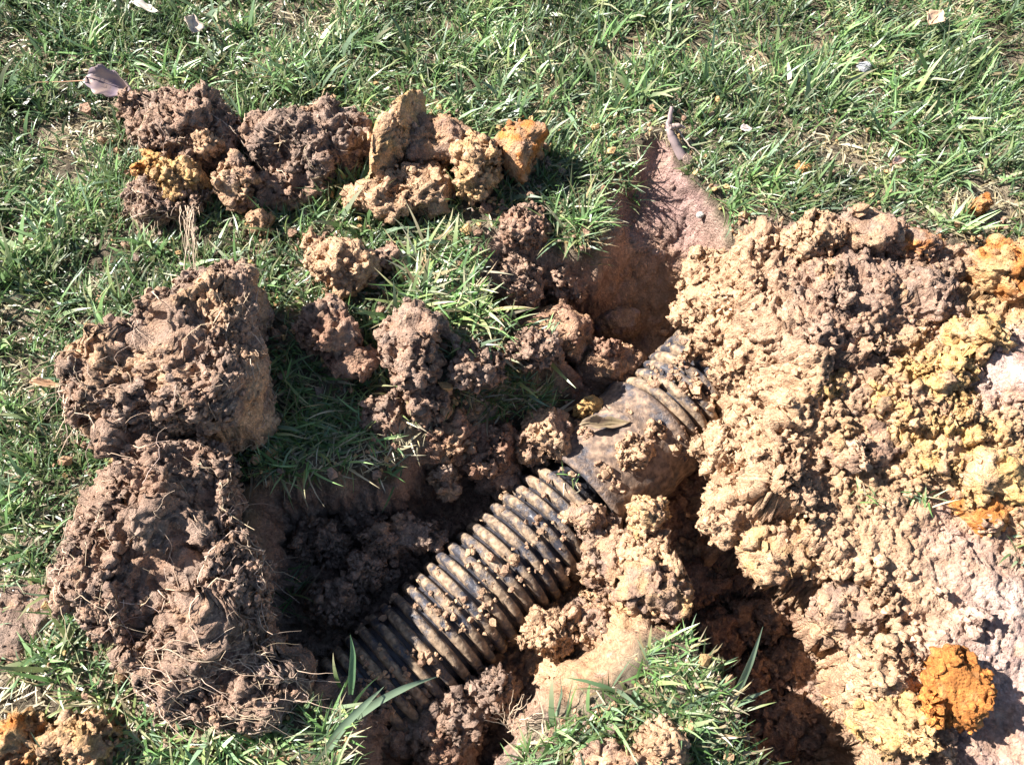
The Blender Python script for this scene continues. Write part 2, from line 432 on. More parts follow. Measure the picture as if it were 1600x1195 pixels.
def build_heap():
    gx = np.concatenate([np.arange(0.13, 0.56, 0.0018), np.arange(0.56, 0.75, 0.004)]); gy = np.concatenate([np.arange(-0.56, -0.40, 0.004), np.arange(-0.40, 0.19, 0.0018)])
    X, Y = np.meshgrid(gx, gy); x, y = X.ravel(), Y.ravel()
    z, ins = heap_z(x, y)
    mix, rel = zone_mix(x, y, HZ, 0.03)
    lp = np.stack([x, y, np.zeros_like(x)], 1)
    v = np.stack([x, y, z], 1); f = grid_faces(len(gx), len(gy))
    h, tint = lumps(v, [(0.044, 0.22), (0.020, 0.30), (0.0095, 0.46), (0.0050, 0.60)], False, 2.0)
    v = v + vnormals(v, f) * (h * rel * sstep(-0.02, 0.006, ins) + 0.0028 * fbm(v * 180, 2) * (0.15 + rel))[:, None]
    col = soil_colors(v, mix, tint)
    f = grid_faces(len(gx), len(gy))
    fin = (ins > -0.012)
    f = f[fin[f].all(1)]
    used = np.zeros(len(v), bool); used[f.ravel()] = True
    # drop the rim below the ground so that the heap is a closed mound on the lawn
    re = np.cumsum(used) - 1
    v2, c2 = v[used], col[used]
    me = mesh_np('spoil_heap', v2, re[f], M_SOIL, c2)
    o = link('spoil_heap', me)
    tag(o, 'broad heap of tan and yellow crumbly clay dug out beside the pit', 'soil heap')
    n = vnormals(v2, re[f])
    k = np.where((rng.random(len(v2)) < 0.35) & (ins[used] > 0.0))[0]
    SURF.append((v2[k], n[k], c2[k], rel[used][k]))
build_heap()

# ------------------------------------------------------------------ clods and sods
SHADED = []   # plan outlines kept free of lawn grass
def clod_mesh(name, prof, h, boxy, sub, kind, seed, rel=1.0, size=None, cut=None, second=None, lo=-1.0):
    """a crumbly lump: prof(phi)->plan radius, h half height"""
    u, f = ico(sub)
    phi = np.arctan2(u[:, 1], u[:, 0]); rho = np.hypot(u[:, 0], u[:, 1])
    e = 2.0 / boxy
    rr = prof(phi)
    cx = np.sign(u[:, 0]) ; th = np.arcsin(np.clip(u[:, 2], -1, 1))
    cr, sr = np.abs(np.cos(th)) ** e, np.abs(np.sin(th)) ** e * np.sign(u[:, 2])
    v = np.stack([rr * cr * np.cos(phi), rr * cr * np.sin(phi), h * sr], 1)
    size = size or float(np.mean(rr))
    so = np.array([seed * 1.37, seed * 0.71, seed * 2.11])
    n = vnormals(v, f)
    big = 0.30 * fbm(v / size * 0.85 + so, 2) - 0.22 * np.abs(perlin(v / size * 1.5 + so + 3)) + 0.03
    v = v + n * (min(size, 0.05 + 0.3 * size) * rel * big)[:, None]
    amp0 = np.ones(len(v)); lr = np.random.default_rng(int(seed * 1000) + 5)
    for _ in range(0 if sub >= 6 else 3 if sub >= 4 else 2):
        d = lr.normal(size=3); d[2] = abs(d[2]) * 0.8; d /= np.linalg.norm(d)
        t_ = v @ d; lim = (0.70 + 0.2 * lr.random()) * t_.max()
        over = np.clip(t_ - lim, 0, None)
        v = v - d * (over * 0.92)[:, None]
        amp0 = np.minimum(amp0, 1 - 0.6 * sstep(0.0, 0.12 * size, over))
    sp = 3.6 * float(np.mean(rr)) / math.sqrt(len(u))     # vertex spacing
    amp = np.full(len(v), rel) * amp0
    if cut is not None:
        amp = amp * (1 - 0.55 * sstep(0.45, 0.8, n @ np.array(cut) / np.linalg.norm(cut)))
    tints = []
    for grp in (((size * 0.70, 0.20), (size * 0.33, 0.20)), ((0.024, 0.22), (0.0125, 0.30)), ((0.0068, 0.48), (0.0042, 0.6))):
        sc = [(q, a) for q, a in grp if (q > 0.3 * size or size * 0.5 > q) and q > 1.9 * sp and q < 0.06 + 0.1 * size]
        if not sc: continue
        hgt, tn = lumps(v + so, sc, False, seed * 0.1 + len(tints), 0.7)
        n = vnormals(v, f)
        v = v + n * ((hgt - 0.03 * sc[0][0]) * amp)[:, None]
        tints.append(tn)
    tint = sum(tints) / len(tints)
    if sub >= 5: v = v + vnormals(v, f) * (0.0018 * amp * fbm((v + so) * 200, 2))[:, None]
    v[:, 2] = np.maximum(v[:, 2], lo * h)
    col = soilcol(v + so, kind, tint, seed)
    if second:
        w = np.clip(0.35 + 1.6 * fbm(v / size * 1.6 + so + 5, 2), 0, 1)[:, None]
        col = col * (1 - w) + soilcol(v + so, second, tint, seed) * w
    return v, f, col
def poly_prof(poly, c):
    d = poly - c
    a = np.arctan2(d[:, 1], d[:, 0]); r = np.hypot(d[:, 0], d[:, 1])
    aa = np.linspace(-math.pi, math.pi, 181)
    out = []
    for t in aa:     # ray against the outline
        best = 0
        ct, st = math.cos(t), math.sin(t)
        for i in range(len(d)):
            p0, p1 = d[i], d[(i + 1) % len(d)]
            e = p1 - p0; den = ct * e[1] - st * e[0]
            if abs(den) < 1e-12: continue
            k = (p0[0] * e[1] - p0[1] * e[0]) / den; m = (p0[0] * st - p0[1] * ct) / den
            if k > 0 and -1e-6 <= m <= 1 + 1e-6: best = max(best, k)
        out.append(best)
    out = np.array(out); ker = np.array([1, 2, 3, 2, 1]) / 9
    out = np.convolve(np.concatenate([out[-3:-1], out, out[1:3]]), ker, 'valid')
    return lambda ph: np.interp(ph, aa, out)
CLODS = []
def clod(label, kind, at=None, size=None, poly=None, z=(0.0, 0.05), boxy=2.4, sub=4, rel=1.0, rot=0.0, cut=None, second=None, cat='clod', name='soil_clod', group=None, tilt=(0, 0), keep=True, crumb=1.0):
    seed = float((len(CLODS) * 7.317) % 50)
    zc = (z[0] + z[1]) / 2; h = (z[1] - z[0]) / 2
    if poly is not None:
        pl = PP(poly, zc); c = (pl.min(0) + pl.max(0)) / 2; prof = poly_prof(pl, c); loc = (c[0], c[1], zc)
        if keep: SHADED.append(pl)
    else:
        c = P(*at, zc); rx, ry = size[0] * MPP * 1.1, size[1] * MPP * 1.1; a = rot
        prof = lambda ph: rx * ry / np.sqrt((ry * np.cos(ph + a)) ** 2 + (rx * np.sin(ph + a)) ** 2)
        loc = tuple(c)
        if keep: SHADED.append(np.array([[c[0] + 0.85 * rx * math.cos(q), c[1] + 0.85 * ry * math.sin(q)] for q in np.linspace(0, 2 * math.pi, 10)[:-1]]))
    v, f, col = clod_mesh(name, prof, h, boxy, sub, kind, seed, rel, None, cut, second)
    R = np.array((Matrix.Rotation(tilt[0], 3, 'X') @ Matrix.Rotation(tilt[1], 3, 'Y')))
    v = v @ R.T
    me = mesh_np(name, v, f, M_SOIL, col)
    o = link(name, me, loc=loc); tag(o, label, cat, group); CLODS.append((np.array(loc), label))
    n = vnormals(v, f); k = np.where((n[:, 2] > -0.2) & (rng.random(len(v)) < 0.3))[0]
    SURF.append((v[k] + np.array(loc), n[k], col[k], np.full(len(k), rel * crumb)))
    return o, v + np.array(loc), f
def tube(paths, r0, r1, col, sides=3):
    V, F, K = [], [], []; base = 0
    for pts, ra, c in paths:
        n = len(pts); tg = np.gradient(pts, axis=0); tg /= np.linalg.norm(tg, axis=1)[:, None] + 1e-9
        up = np.array([0.3, 0.2, 0.93]); sdv = np.cross(tg, up); sdv /= np.linalg.norm(sdv, axis=1)[:, None] + 1e-9
        up2 = np.cross(sdv, tg)
        rad = np.linspace(ra, ra * 0.35, n)
        ring = [pts + rad[:, None] * (math.cos(a) * sdv + math.sin(a) * up2) for a in np.arange(sides) * 2 * math.pi / sides]
        v = np.stack(ring, 1).reshape(-1, 3)
        i = np.arange(n - 1)[:, None] * sides; j = np.arange(sides)[None]; j2 = (j + 1) % sides
        f = np.stack([i + j, i + j2, i + sides + j2, i + sides + j], 2).reshape(-1, 4) + base
        V.append(v); F.append(f); K.append(np.tile(c, (len(v), 1))); base += len(v)
    return np.concatenate(V), np.concatenate(F), np.concatenate(K)
ROOTC = np.array([0.46, 0.34, 0.235])
def roots_on(o, v, f, n, length, drift=(0, 0, 0), r=0.0004, lift=0.0016, label=None, region=None, jit=0.5, free=0.25):
    """fibrous roots creeping over a sod, some ends standing free"""
    bvh = BVHTree.FromPolygons([tuple(p) for p in v], [tuple(int(k) for k in t) for t in f])
    nn = vnormals(v, f)
    cand = np.where((nn[:, 2] > -0.5) if region is None else region(v, nn))[0]
    paths = []
    for _ in range(n):
        i = int(rng.choice(cand)); p = Vector(v[i]); d = Vector(rng.normal(size=3)) + Vector(drift); d.normalize()
        L = length * (0.4 + rng.random()); st = 0.006; k = max(5, int(L / st)); pts = []
        go_free = rng.random() < free
        for q in range(k):
            if not (go_free and q > k * 0.5):
                hit = bvh.find_nearest(p)
                if hit[0] is not None:
                    p = hit[0] + hit[1] * (lift * (0.5 + rng.random()))
            else: d.z -= 0.10
            pts.append(p.copy())
            d = (d + Vector(rng.normal(size=3)) * jit * 0.5 + Vector(drift) * 0.15).normalized()
            p = p + d * st
        paths.append((np.array([x[:] for x in pts]), r * (0.5 + 1.1 * rng.random()), ROOTC * (0.55 + 0.9 * rng.random()) * np.array([1, 0.95 + 0.1 * rng.random(), 0.9 + 0.25 * rng.random()])))
    V, F, K = tube(paths, 0, 0, 0)
    V = V - np.array(o.location)
    rt = link('roots', mesh_np('roots', V, F, M_ROOT, K), o); rt['kind'] = 'stuff'
    return rt

sodA = clod('upturned brown sod with roots and a flat spade-cut right face, left of the pit', 'topsoil', second='tan', cat='sod', name='upturned_sod', sub=7, boxy=4.2, rel=0.85, cut=(1, -0.1, 0),
            poly=[(105, 640), (130, 590), (210, 548), (250, 500), (300, 462), (370, 430), (408, 450), (415, 520), (408, 600), (385, 665), (300, 690), (200, 690), (140, 680)], z=(-0.012, 0.108))
roots_on(*sodA, 210, 0.055, (-0.1, -0.6, -0.1))
roots_on(*sodA, 70, 0.06, (-0.3, -1.0, -0.5), free=0.8, region=lambda v, n: v[:, 0] < P(230, 600)[0])
sodB = clod('largest upturned sod, dark and matted with roots, at the lower left', 'topsoil', second='brown', cat='sod', name='upturned_sod', sub=7, boxy=3.2, rel=0.9,
            poly=[(210, 700), (330, 692), (395, 740), (405, 850), (402, 950), (425, 1020), (480, 1070), (400, 1130), (315, 1155), (225, 1110), (155, 1000), (118, 930), (130, 860), (170, 790)], z=(-0.025, 0.069), tilt=(0.18, 0.17))
roots_on(*sodB, 360, 0.06, (0.4, -0.4, 0.0))
roots_on(*sodB, 300, 0.075, (1.0, -0.25, -0.1), r=0.00035, jit=0.25, region=lambda v, n: v[:, 1] < P(300, 1020)[1])
sodC = clod('rooty brown sod beside the purple dry leaf', 'topsoil', second='brown', cat='sod', name='upturned_sod', sub=6, rel=1.0,
            poly=[(190, 155), (260, 142), (330, 165), (375, 205), (345, 262), (255, 272), (228, 245), (200, 205)], z=(-0.005, 0.06))
roots_on(*sodC, 130, 0.04, (0, -0.8, -0.2), free=0.4)
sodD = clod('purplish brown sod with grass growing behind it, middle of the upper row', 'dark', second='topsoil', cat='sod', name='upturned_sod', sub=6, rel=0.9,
            poly=[(370, 212), (420, 182), (520, 165), (572, 190), (562, 232), (520, 262), (450, 266), (390, 256)], z=(-0.005, 0.058))
roots_on(*sodD, 130, 0.035, (0, -0.8, -0.2), free=0.4)
sodE = clod('low root mass with a long bundle of hanging roots below the rooty sod', 'topsoil', second='brown', cat='sod', name='upturned_sod', sub=6, at=(258, 318), size=(68, 34), z=(-0.005, 0.035))
roots_on(*sodE, 200, 0.05, (-0.2, -0.8, -0.1), free=0.5)
bundle = []
for i in range(20):
    a = P(296 + rng.normal() * 9, 325 + rng.normal() * 6, 0.035); b = P(299 + rng.normal() * 4, 380 + rng.random() * 65, 0.016)
    t = np.linspace(0, 1, 12)[:, None]
    pts = a * (1 - t) + b * t + np.array([0, 0, 0.004]) * np.sin(t * math.pi) + np.cumsum(rng.normal(size=(12, 3)) * 0.0012, 0) * (1 - 0.3 * t)
    bundle.append((pts, 0.00055, ROOTC * (0.5 + 0.6 * rng.random())))
V, F, K = tube(bundle, 0, 0, 0)
rb = link('hanging_roots', mesh_np('hanging_roots', V - np.array(sodE[0].location), F, M_ROOT, K), sodE[0]); rb['kind'] = 'stuff'

U = 'upper row of clods on the lawn'
clod('round ochre clod in the hollow of the upper sods', 'ochre', at=(283, 285), size=(40, 34), z=(0.0, 0.055), sub=5, second='yellow')
clod('tan clod hanging with fine roots between the upper sods', 'tan', at=(372, 290), size=(30, 42), z=(0.0, 0.05), sub=5, second='brown')
clod('shaded brown clod under the purplish sod', 'brown', at=(445, 292), size=(68, 38), z=(-0.005, 0.028), sub=5)
clod('ochre crumb under the rooty sod edge', 'yellow', at=(238, 262), size=(26, 22), z=(0.01, 0.05), second='orange')
clod('small tan lump stuck between the two upper sods', 'tan', at=(322, 228), size=(22, 18), z=(0.03, 0.062))
clod('tall leaning yellow clay slab in the upper row', 'ochre', second='tan', poly=[(560, 268), (598, 210), (655, 152), (668, 182), (642, 228), (592, 275)], z=(0.0, 0.075), sub=5, rel=0.6, boxy=3, cut=(-0.6, 0.4, 0.5), cat='clay slab', name='clay_slab')
clod('brown clay slab behind the crumbly tan clump', 'clay', second='brown', at=(685, 222), size=(72, 40), z=(0.0, 0.05), sub=5, rel=0.7)
clod('crumbly tan clump below the leaning yellow slab', 'tan', second='cream', at=(630, 300), size=(78, 38), z=(-0.005, 0.04), sub=5, rot=-0.2)
clod('upright tan clod next to the pointed clay slab', 'ochre', second='cream', at=(748, 262), size=(36, 52), z=(0.0, 0.06), sub=5)
clod('smooth pointed clay slab at the right end of the upper row', 'clay', second='orange', poly=[(778, 225), (800, 205), (835, 200), (855, 220), (835, 240), (818, 278), (785, 270)], z=(0.0, 0.058), sub=5, rel=0.45, boxy=3, cut=(-0.3, 0.2, 1), cat='clay slab', name='clay_slab')
clod('tan crumb at the lower left end of the crumbly tan clump', 'tan', at=(560, 312), size=(22, 16), z=(0, 0.022))
clod('small tan clod in grass under the hanging shaded brown clod', 'tan', at=(410, 352), size=(16, 14), z=(0, 0.02))
clod('crumbly tan clod lying on grass above the shaded grass hollow', 'tan', second='cream', at=(535, 408), size=(58, 40), z=(0.0, 0.045), sub=5)
clod('small tan knob on the grass at the tip of the crumbly tan clod', 'tan', at=(490, 378), size=(22, 15), z=(0.0, 0.03))
clod('small brown clod left of the coarse pale grass tuft', 'brown', at=(610, 405), size=(20, 16), z=(0.0, 0.025))
clod('reddish clod in half shade below the crumbly tan clod', 'red', second='brown', at=(515, 515), size=(48, 44), z=(0.0, 0.05), sub=5)
clod('dark reddish clod hidden in shade beneath the reddish clod', 'red', at=(555, 565), size=(44, 28), z=(0.0, 0.03))
clod('tall dark brown clod below the coarse pale grass tuft', 'topsoil', second='brown', at=(640, 540), size=(48, 62), z=(0.0, 0.06), sub=5)
clod('brown clod on the pit rim under the spiky grass tuft', 'brown', at=(822, 352), size=(36, 34), z=(-0.01, 0.028), sub=5, second='red')
clod('red clay lump on the pit wall beside the pooled clay', 'red', at=(868, 520), size=(60, 46), z=(-0.09, -0.03), sub=5, second='clay', rel=0.6)
clod('smooth pooled clay mound on the shaded trench floor', 'clay', second='pink', at=(965, 505), size=(44, 26), z=(-0.15, -0.098), sub=5, rel=0.25)
clod('rounded red clay lump above the pipe joint in the shaded pit', 'red', at=(945, 575), size=(58, 44), z=(-0.13, -0.055), sub=5, second='clay', rel=0.6)
clod('ragged brown clod at the edge of the shaded grass hollow', 'topsoil', second='brown', at=(612, 648), size=(44, 32), z=(-0.04, 0.012), sub=5)
clod('brown clod on the slumped turf edge above the shaded pit', 'brown', second='topsoil', at=(668, 628), size=(36, 28), z=(-0.03, 0.018), sub=5)
clod('shaded brown clod on the trench wall under the spiky tuft', 'brown', second='red', at=(880, 440), size=(44, 34), z=(-0.09, -0.025), sub=5)
clod('crumbly brown clod on the trench wall right of the pale tuft', 'topsoil', second='brown', at=(805, 440), size=(50, 44), z=(-0.06, -0.005), sub=5)
clod('brown clod on the grassy block next to the thin green blade', 'topsoil', at=(745, 570), size=(40, 30), z=(-0.005, 0.03), sub=5)
clod('brown clod on the grassy block under the pale tuft', 'brown', at=(830, 545), size=(46, 30), z=(-0.02, 0.02), sub=5, second='topsoil')
clod('tan crumbly clod standing on the pit side left of the smooth coupling', 'tan', second='brown', at=(850, 685), size=(48, 42), z=(-0.10, -0.025), sub=5)
clod('small yellow crumb above the coupling', 'yellow', at=(917, 640), size=(20, 16), z=(-0.075, -0.05))
clod('big reddish clod half lit at the pit edge above the ribbed pipe', 'red', second='tan', at=(700, 690), size=(56, 44), z=(-0.10, -0.01), sub=5)
clod('reddish clod in shade right of the big half lit one', 'red', at=(765, 705), size=(46, 42), z=(-0.11, -0.03), sub=5)
clod('single rounded tan clod catching light in the shaded pit', 'tan', second='brown', at=(697, 752), size=(22, 26), z=(-0.09, -0.055))
clod('shaded clod against the pipe left side near its joint', 'brown', at=(790, 745), size=(40, 30), z=(-0.12, -0.07))
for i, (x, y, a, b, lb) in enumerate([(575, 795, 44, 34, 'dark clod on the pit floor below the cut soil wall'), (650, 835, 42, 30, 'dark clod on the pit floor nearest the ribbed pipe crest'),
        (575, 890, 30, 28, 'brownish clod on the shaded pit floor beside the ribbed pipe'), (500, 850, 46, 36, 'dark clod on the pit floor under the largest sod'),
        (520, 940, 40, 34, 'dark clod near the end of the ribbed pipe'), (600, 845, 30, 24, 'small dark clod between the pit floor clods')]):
    clod(lb, 'dark', at=(x, y), size=(a, b), z=(-0.118, -0.062), second='topsoil', sub=5)  # dark soil colour here also paints in some of the left pit's shade
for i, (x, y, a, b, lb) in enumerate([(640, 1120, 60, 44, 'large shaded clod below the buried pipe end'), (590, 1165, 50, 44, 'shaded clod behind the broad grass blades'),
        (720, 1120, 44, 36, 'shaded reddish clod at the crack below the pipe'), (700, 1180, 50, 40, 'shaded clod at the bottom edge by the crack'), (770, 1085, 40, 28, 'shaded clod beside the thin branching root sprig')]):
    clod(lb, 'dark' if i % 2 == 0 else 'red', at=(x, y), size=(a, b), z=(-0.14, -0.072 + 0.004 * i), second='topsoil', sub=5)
clod('rooty brown clump heaped on the ribbed pipe by the joint', 'topsoil', second='tan', poly=[(858, 800), (890, 778), (930, 790), (965, 815), (955, 860), (925, 872), (890, 830), (865, 818)], z=(-0.09, -0.036), sub=5, keep=False)
clod('crumbly tan clump stuck on the smooth coupling', 'tan', second='cream', at=(985, 708), size=(34, 24), z=(-0.052, -0.022), sub=5, keep=False)
clod('small cream clump on the coupling edge toward the heap', 'cream', second='tan', at=(1025, 672), size=(15, 12), z=(-0.056, -0.030), keep=False)
clod('rounded tan pebble-like clod on the rooty clump', 'tan', second='brown', at=(920, 812), size=(16, 13), z=(-0.043, -0.020), rel=0.6, keep=False)
clod('knobbly tan clod at the top of the soil ridge between the pits', 'ochre', second='cream', at=(1012, 812), size=(24, 38), z=(-0.08, -0.005), sub=5, rot=0.3, keep=False)
clod('tan clod in the middle of the soil ridge between the pits', 'tan', second='cream', at=(1000, 870), size=(36, 38), z=(-0.08, -0.012), sub=5, keep=False)
clod('reddish tan clod at the foot of the soil ridge above the grass clump', 'ochre', second='brown', at=(1020, 930), size=(50, 44), z=(-0.08, -0.005), sub=5, keep=False)
clod('crumbly brown clod between the ribbed pipe and the soil ridge', 'brown', second='tan', at=(955, 880), size=(38, 46), z=(-0.09, -0.03), sub=5, keep=False)
clod('cream crumbly clod right of the ribbed pipe in the sunlit hollow', 'cream', second='tan', at=(862, 985), size=(42, 30), z=(-0.10, -0.05), sub=5, keep=False)
clod('brown crumbly clod in the sunlit hollow next to the smooth clay wall', 'brown', second='tan', at=(925, 975), size=(40, 34), z=(-0.10, -0.045), sub=5, keep=False)
clod('tan clod resting on the bottom grass clump', 'tan', second='cream', at=(1035, 1165), size=(32, 28), z=(0.0, 0.045), sub=5)
clod('tan crumbs bank under the bottom grass clump', 'tan', second='brown', at=(960, 1185), size=(48, 22), z=(-0.01, 0.03), sub=5)
clod('ochre clod in the bottom left corner', 'ochre', second='orange', at=(30, 1168), size=(54, 36), z=(-0.012, 0.034), sub=5)
clod('cream and ochre clod beside the bottom left corner clod', 'ochre', second='cream', at=(125, 1165), size=(52, 34), z=(-0.012, 0.034), sub=5)
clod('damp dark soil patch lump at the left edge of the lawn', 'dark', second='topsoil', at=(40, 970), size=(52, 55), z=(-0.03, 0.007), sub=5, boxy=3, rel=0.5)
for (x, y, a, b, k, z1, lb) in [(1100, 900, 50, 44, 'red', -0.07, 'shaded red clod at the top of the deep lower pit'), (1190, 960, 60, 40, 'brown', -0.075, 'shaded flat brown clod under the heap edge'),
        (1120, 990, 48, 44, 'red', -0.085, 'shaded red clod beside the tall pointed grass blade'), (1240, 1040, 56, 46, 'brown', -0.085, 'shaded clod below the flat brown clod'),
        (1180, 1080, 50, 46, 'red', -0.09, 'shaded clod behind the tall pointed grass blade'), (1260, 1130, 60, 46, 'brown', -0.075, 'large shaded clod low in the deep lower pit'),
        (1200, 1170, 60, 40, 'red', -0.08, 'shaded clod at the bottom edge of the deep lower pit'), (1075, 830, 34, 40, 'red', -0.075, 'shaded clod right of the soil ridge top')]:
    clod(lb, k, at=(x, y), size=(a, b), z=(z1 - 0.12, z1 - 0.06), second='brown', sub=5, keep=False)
# clods on the heap
for (x, y, a, b, z0, z1, k, s2, rel, sub, lb) in [
        (1352, 365, 46, 42, 0.02, 0.085, 'brown', 'tan', 0.7, 5, 'blocky tan clod standing proud on the upper heap edge'),
        (1270, 375, 40, 38, 0.02, 0.075, 'tan', 'cream', 0.9, 5, 'tan clod on the upper heap edge left of the blocky one'),
        (1425, 395, 48, 36, 0.015, 0.065, 'brown', 'orange', 0.8, 5, 'brown clod on the upper heap edge right of the blocky one'),
        (1370, 480, 112, 74, 0.02, 0.085, 'brown', 'topsoil', 0.75, 6, 'broad brown clod on top of the heap'),
        (1285, 440, 40, 32, 0.03, 0.078, 'tan', 'brown', 0.6, 5, 'flat-faced tan clod left of the broad brown clod'),
        (1568, 440, 66, 52, 0.01, 0.085, 'ochre', 'orange', 0.9, 5, 'orange tan clod at the right edge of the heap'),
        (1525, 535, 50, 42, 0.03, 0.095, 'yellow', 'tan', 0.9, 5, 'bright yellow clod right of the broad brown clod'),
        (1445, 625, 76, 62, 0.02, 0.09, 'yellow', 'tan', 0.9, 6, 'largest bright yellow clod in the middle of the heap'),
        (1475, 710, 40, 34, 0.02, 0.075, 'yellow', 'cream', 0.9, 5, 'yellow clod just below the largest yellow clod'),
        (1585, 600, 54, 52, 0.02, 0.095, 'pale', 'pink', 0.6, 5, 'pale pinkish clod at the right edge of the heap'),
        (1575, 680, 50, 40, 0.01, 0.08, 'tan', 'pink', 0.9, 5, 'tan clod below the pale pinkish clod'),
        (1285, 612, 36, 24, 0.03, 0.072, 'yellow', 'ochre', 0.9, 5, 'small yellow clod on the cream part of the heap'),
        (1548, 745, 72, 48, 0.01, 0.075, 'yellow', 'cream', 0.85, 5, 'yellow clod at the lower right of the heap'),
        (1530, 800, 58, 36, 0.0, 0.055, 'orange', 'ochre', 0.5, 5, 'orange smooth-faced clod under the lower right yellow clod'),
        (1490, 1072, 36, 48, 0.0, 0.062, 'orange', 'orange', 0.7, 5, 'bright orange clod casting a shadow on pale soil'),
        (1395, 1130, 48, 36, -0.03, 0.04, 'ochre', 'yellow', 0.8, 5, 'ochre clod at the bottom left of the orange clod'),
        (1380, 1060, 48, 40, -0.02, 0.045, 'cream', 'tan', 0.9, 5, 'cream clod left of the bright orange clod'),
        (1340, 700, 56, 40, 0.02, 0.065, 'brown', 'tan', 0.9, 5, 'reddish tan clod below the small yellow clod'),
        (1230, 690, 60, 46, 0.015, 0.06, 'cream', 'tan', 0.9, 5, 'cream clod on the heap slope above the pipe'),
        (1140, 700, 44, 46, -0.06, 0.02, 'tan', 'cream', 0.95, 5, 'tan clod hanging over the pipe side at the heap edge'),
        (1150, 790, 52, 46, -0.07, 0.015, 'tan', 'cream', 0.95, 5, 'tan clod at the heap edge above the deep lower pit'),
        (1225, 855, 62, 42, -0.05, 0.02, 'tan', 'ochre', 0.95, 5, 'tan clod overhanging the deep lower pit'),
        (1310, 860, 48, 42, -0.01, 0.04, 'cream', 'tan', 0.9, 5, 'cream clod beside the smooth pale track'),
        (1400, 900, 40, 44, -0.01, 0.035, 'tan', 'cream', 0.9, 5, 'tan clod in the row beside the smooth pale track'),
        (1330, 960, 54, 42, -0.04, 0.02, 'tan', 'brown', 0.9, 5, 'tan clod at the shadow line of the deep lower pit'),
        (1190, 395, 42, 30, 0.01, 0.055, 'cream', 'tan', 0.9, 5, 'cream clod at the upper left corner of the heap'),
        (1200, 480, 48, 36, 0.02, 0.06, 'tan', 'brown', 0.9, 5, 'tan clod above the cream slope of the heap'),
        (1105, 425, 44, 34, -0.055, 0.0, 'cream', 'tan', 0.9, 5, 'cream clod on the trench side of the heap near the pink soil'),
        (1092, 482, 46, 38, -0.075, -0.015, 'cream', 'tan', 0.9, 5, 'cream clod low on the heap slope beside the orange trench floor'),
        (1130, 530, 46, 42, -0.055, 0.01, 'tan', 'cream', 0.9, 5, 'tan clod on the heap slope just above the upper pipe end'),
        (1155, 455, 50, 40, -0.02, 0.035, 'tan', 'cream', 0.9, 5, 'tan clod halfway up the heap slope above the trench'),
        (1170, 575, 52, 42, -0.02, 0.035, 'cream', 'tan', 0.9, 5, 'cream clod on the heap right of the upper pipe end'),
        (1185, 640, 40, 40, -0.03, 0.025, 'tan', 'cream', 0.9, 5, 'tan clod on the heap right of the upper pipe ribs'),
        (1530, 320, 16, 14, 0.0, 0.022, 'orange', 'tan', 0.8, 4, 'small orange clod alone on the lawn at right')]:
    sink = 0.0 if ('blocky' in lb or 'bright orange' in lb or 'alone' in lb or z0 < -0.015) else 0.016
    clod(lb, k, at=(x, y), size=(a, b), z=(z0 - sink, z1 - sink), second=s2, rel=rel, sub=sub, rot=float(rng.random() * 0.8 - 0.4))

# ------------------------------------------------------------------ the drain pipes
def lathe(profile, seg=80):
    """profile (axial, radius) revolved about local X"""
    a = np.linspace(0, 2 * math.pi, seg, endpoint=False)
    pr = np.array(profile); n = len(pr)
    v = np.stack([np.repeat(pr[:, 0], seg), np.outer(pr[:, 1], np.cos(a)).ravel(), np.outer(pr[:, 1], np.sin(a)).ravel()], 1)
    i = np.arange(n - 1)[:, None] * seg; j = np.arange(seg)[None]; j2 = (j + 1) % seg
    f = np.stack([i + j, i + seg + j, i + seg + j2, i + j2], 2).reshape(-1, 4)
    return v, f
PITCH = 0.0146
def rib_profile(w, r0, r1):
    return [(-w / 2 - 0.0006, r0), (-w / 2, r0 + (r1 - r0) * 0.45), (-w / 2 + 0.0009, r1 - 0.0011), (-w / 2 + 0.0026, r1 - 0.0001), (0, r1 + 0.0002), (w / 2 - 0.0026, r1 - 0.0001), (w / 2 - 0.0009, r1 - 0.0011), (w / 2, r0 + (r1 - r0) * 0.45), (w / 2 + 0.0006, r0)]
rv, rf = lathe(rib_profile(0.0094, PIPE_R - 0.0085, PIPE_R))
rib_me = mesh_np('rib', rv, rf, M_PIPE)
def pipe_root(pos, label, yaw_off=0.0):
    e = bpy.data.objects.new('drain_pipe', None); COL.objects.link(e)
    e.location = pos; e.rotation_euler = (0, 0, math.atan2(ADIR[1], ADIR[0]) + yaw_off)
    e.empty_display_size = 0.05
    tag(e, label, 'drain pipe')
    return e
def pipe_run(parent, x0, x1):
    w, f = lathe([(x0, PIPE_R - 0.0085), (x1, PIPE_R - 0.0085), (x1, PIPE_R - 0.0105), (x0, PIPE_R - 0.0105), (x0, PIPE_R - 0.0085)])
    link('pipe_wall', mesh_np('pipe_wall', w, f, M_GROOVE), parent)
    n = int((x1 - x0) / PITCH)
    for i in range(n):
        o = link('rib', rib_me, parent, (x0 + (i + 0.5) * PITCH, 0, 0))
        o.rotation_euler = (random.random() * 6.28, 0, 0)
joint_px = P(905, 775, -0.10)
SJ = float((joint_px - AX0)[:2] @ ADIR[:2])
low = pipe_root(AX0 + ADIR * 0 + np.array([0, 0, -0.006]), 'lower ribbed black drain pipe caked in mud, slipping out of the smooth coupling')
low.location.z = -0.107
pipe_run(low, -0.14, SJ + 0.004)
up = pipe_root(AX0 + ADIR * SJ, 'upper ribbed black drain pipe with a wide smooth coupling, running under the heap')
up.location.z = -0.100
BL = 0.112; RB = PIPE_R + 0.0045
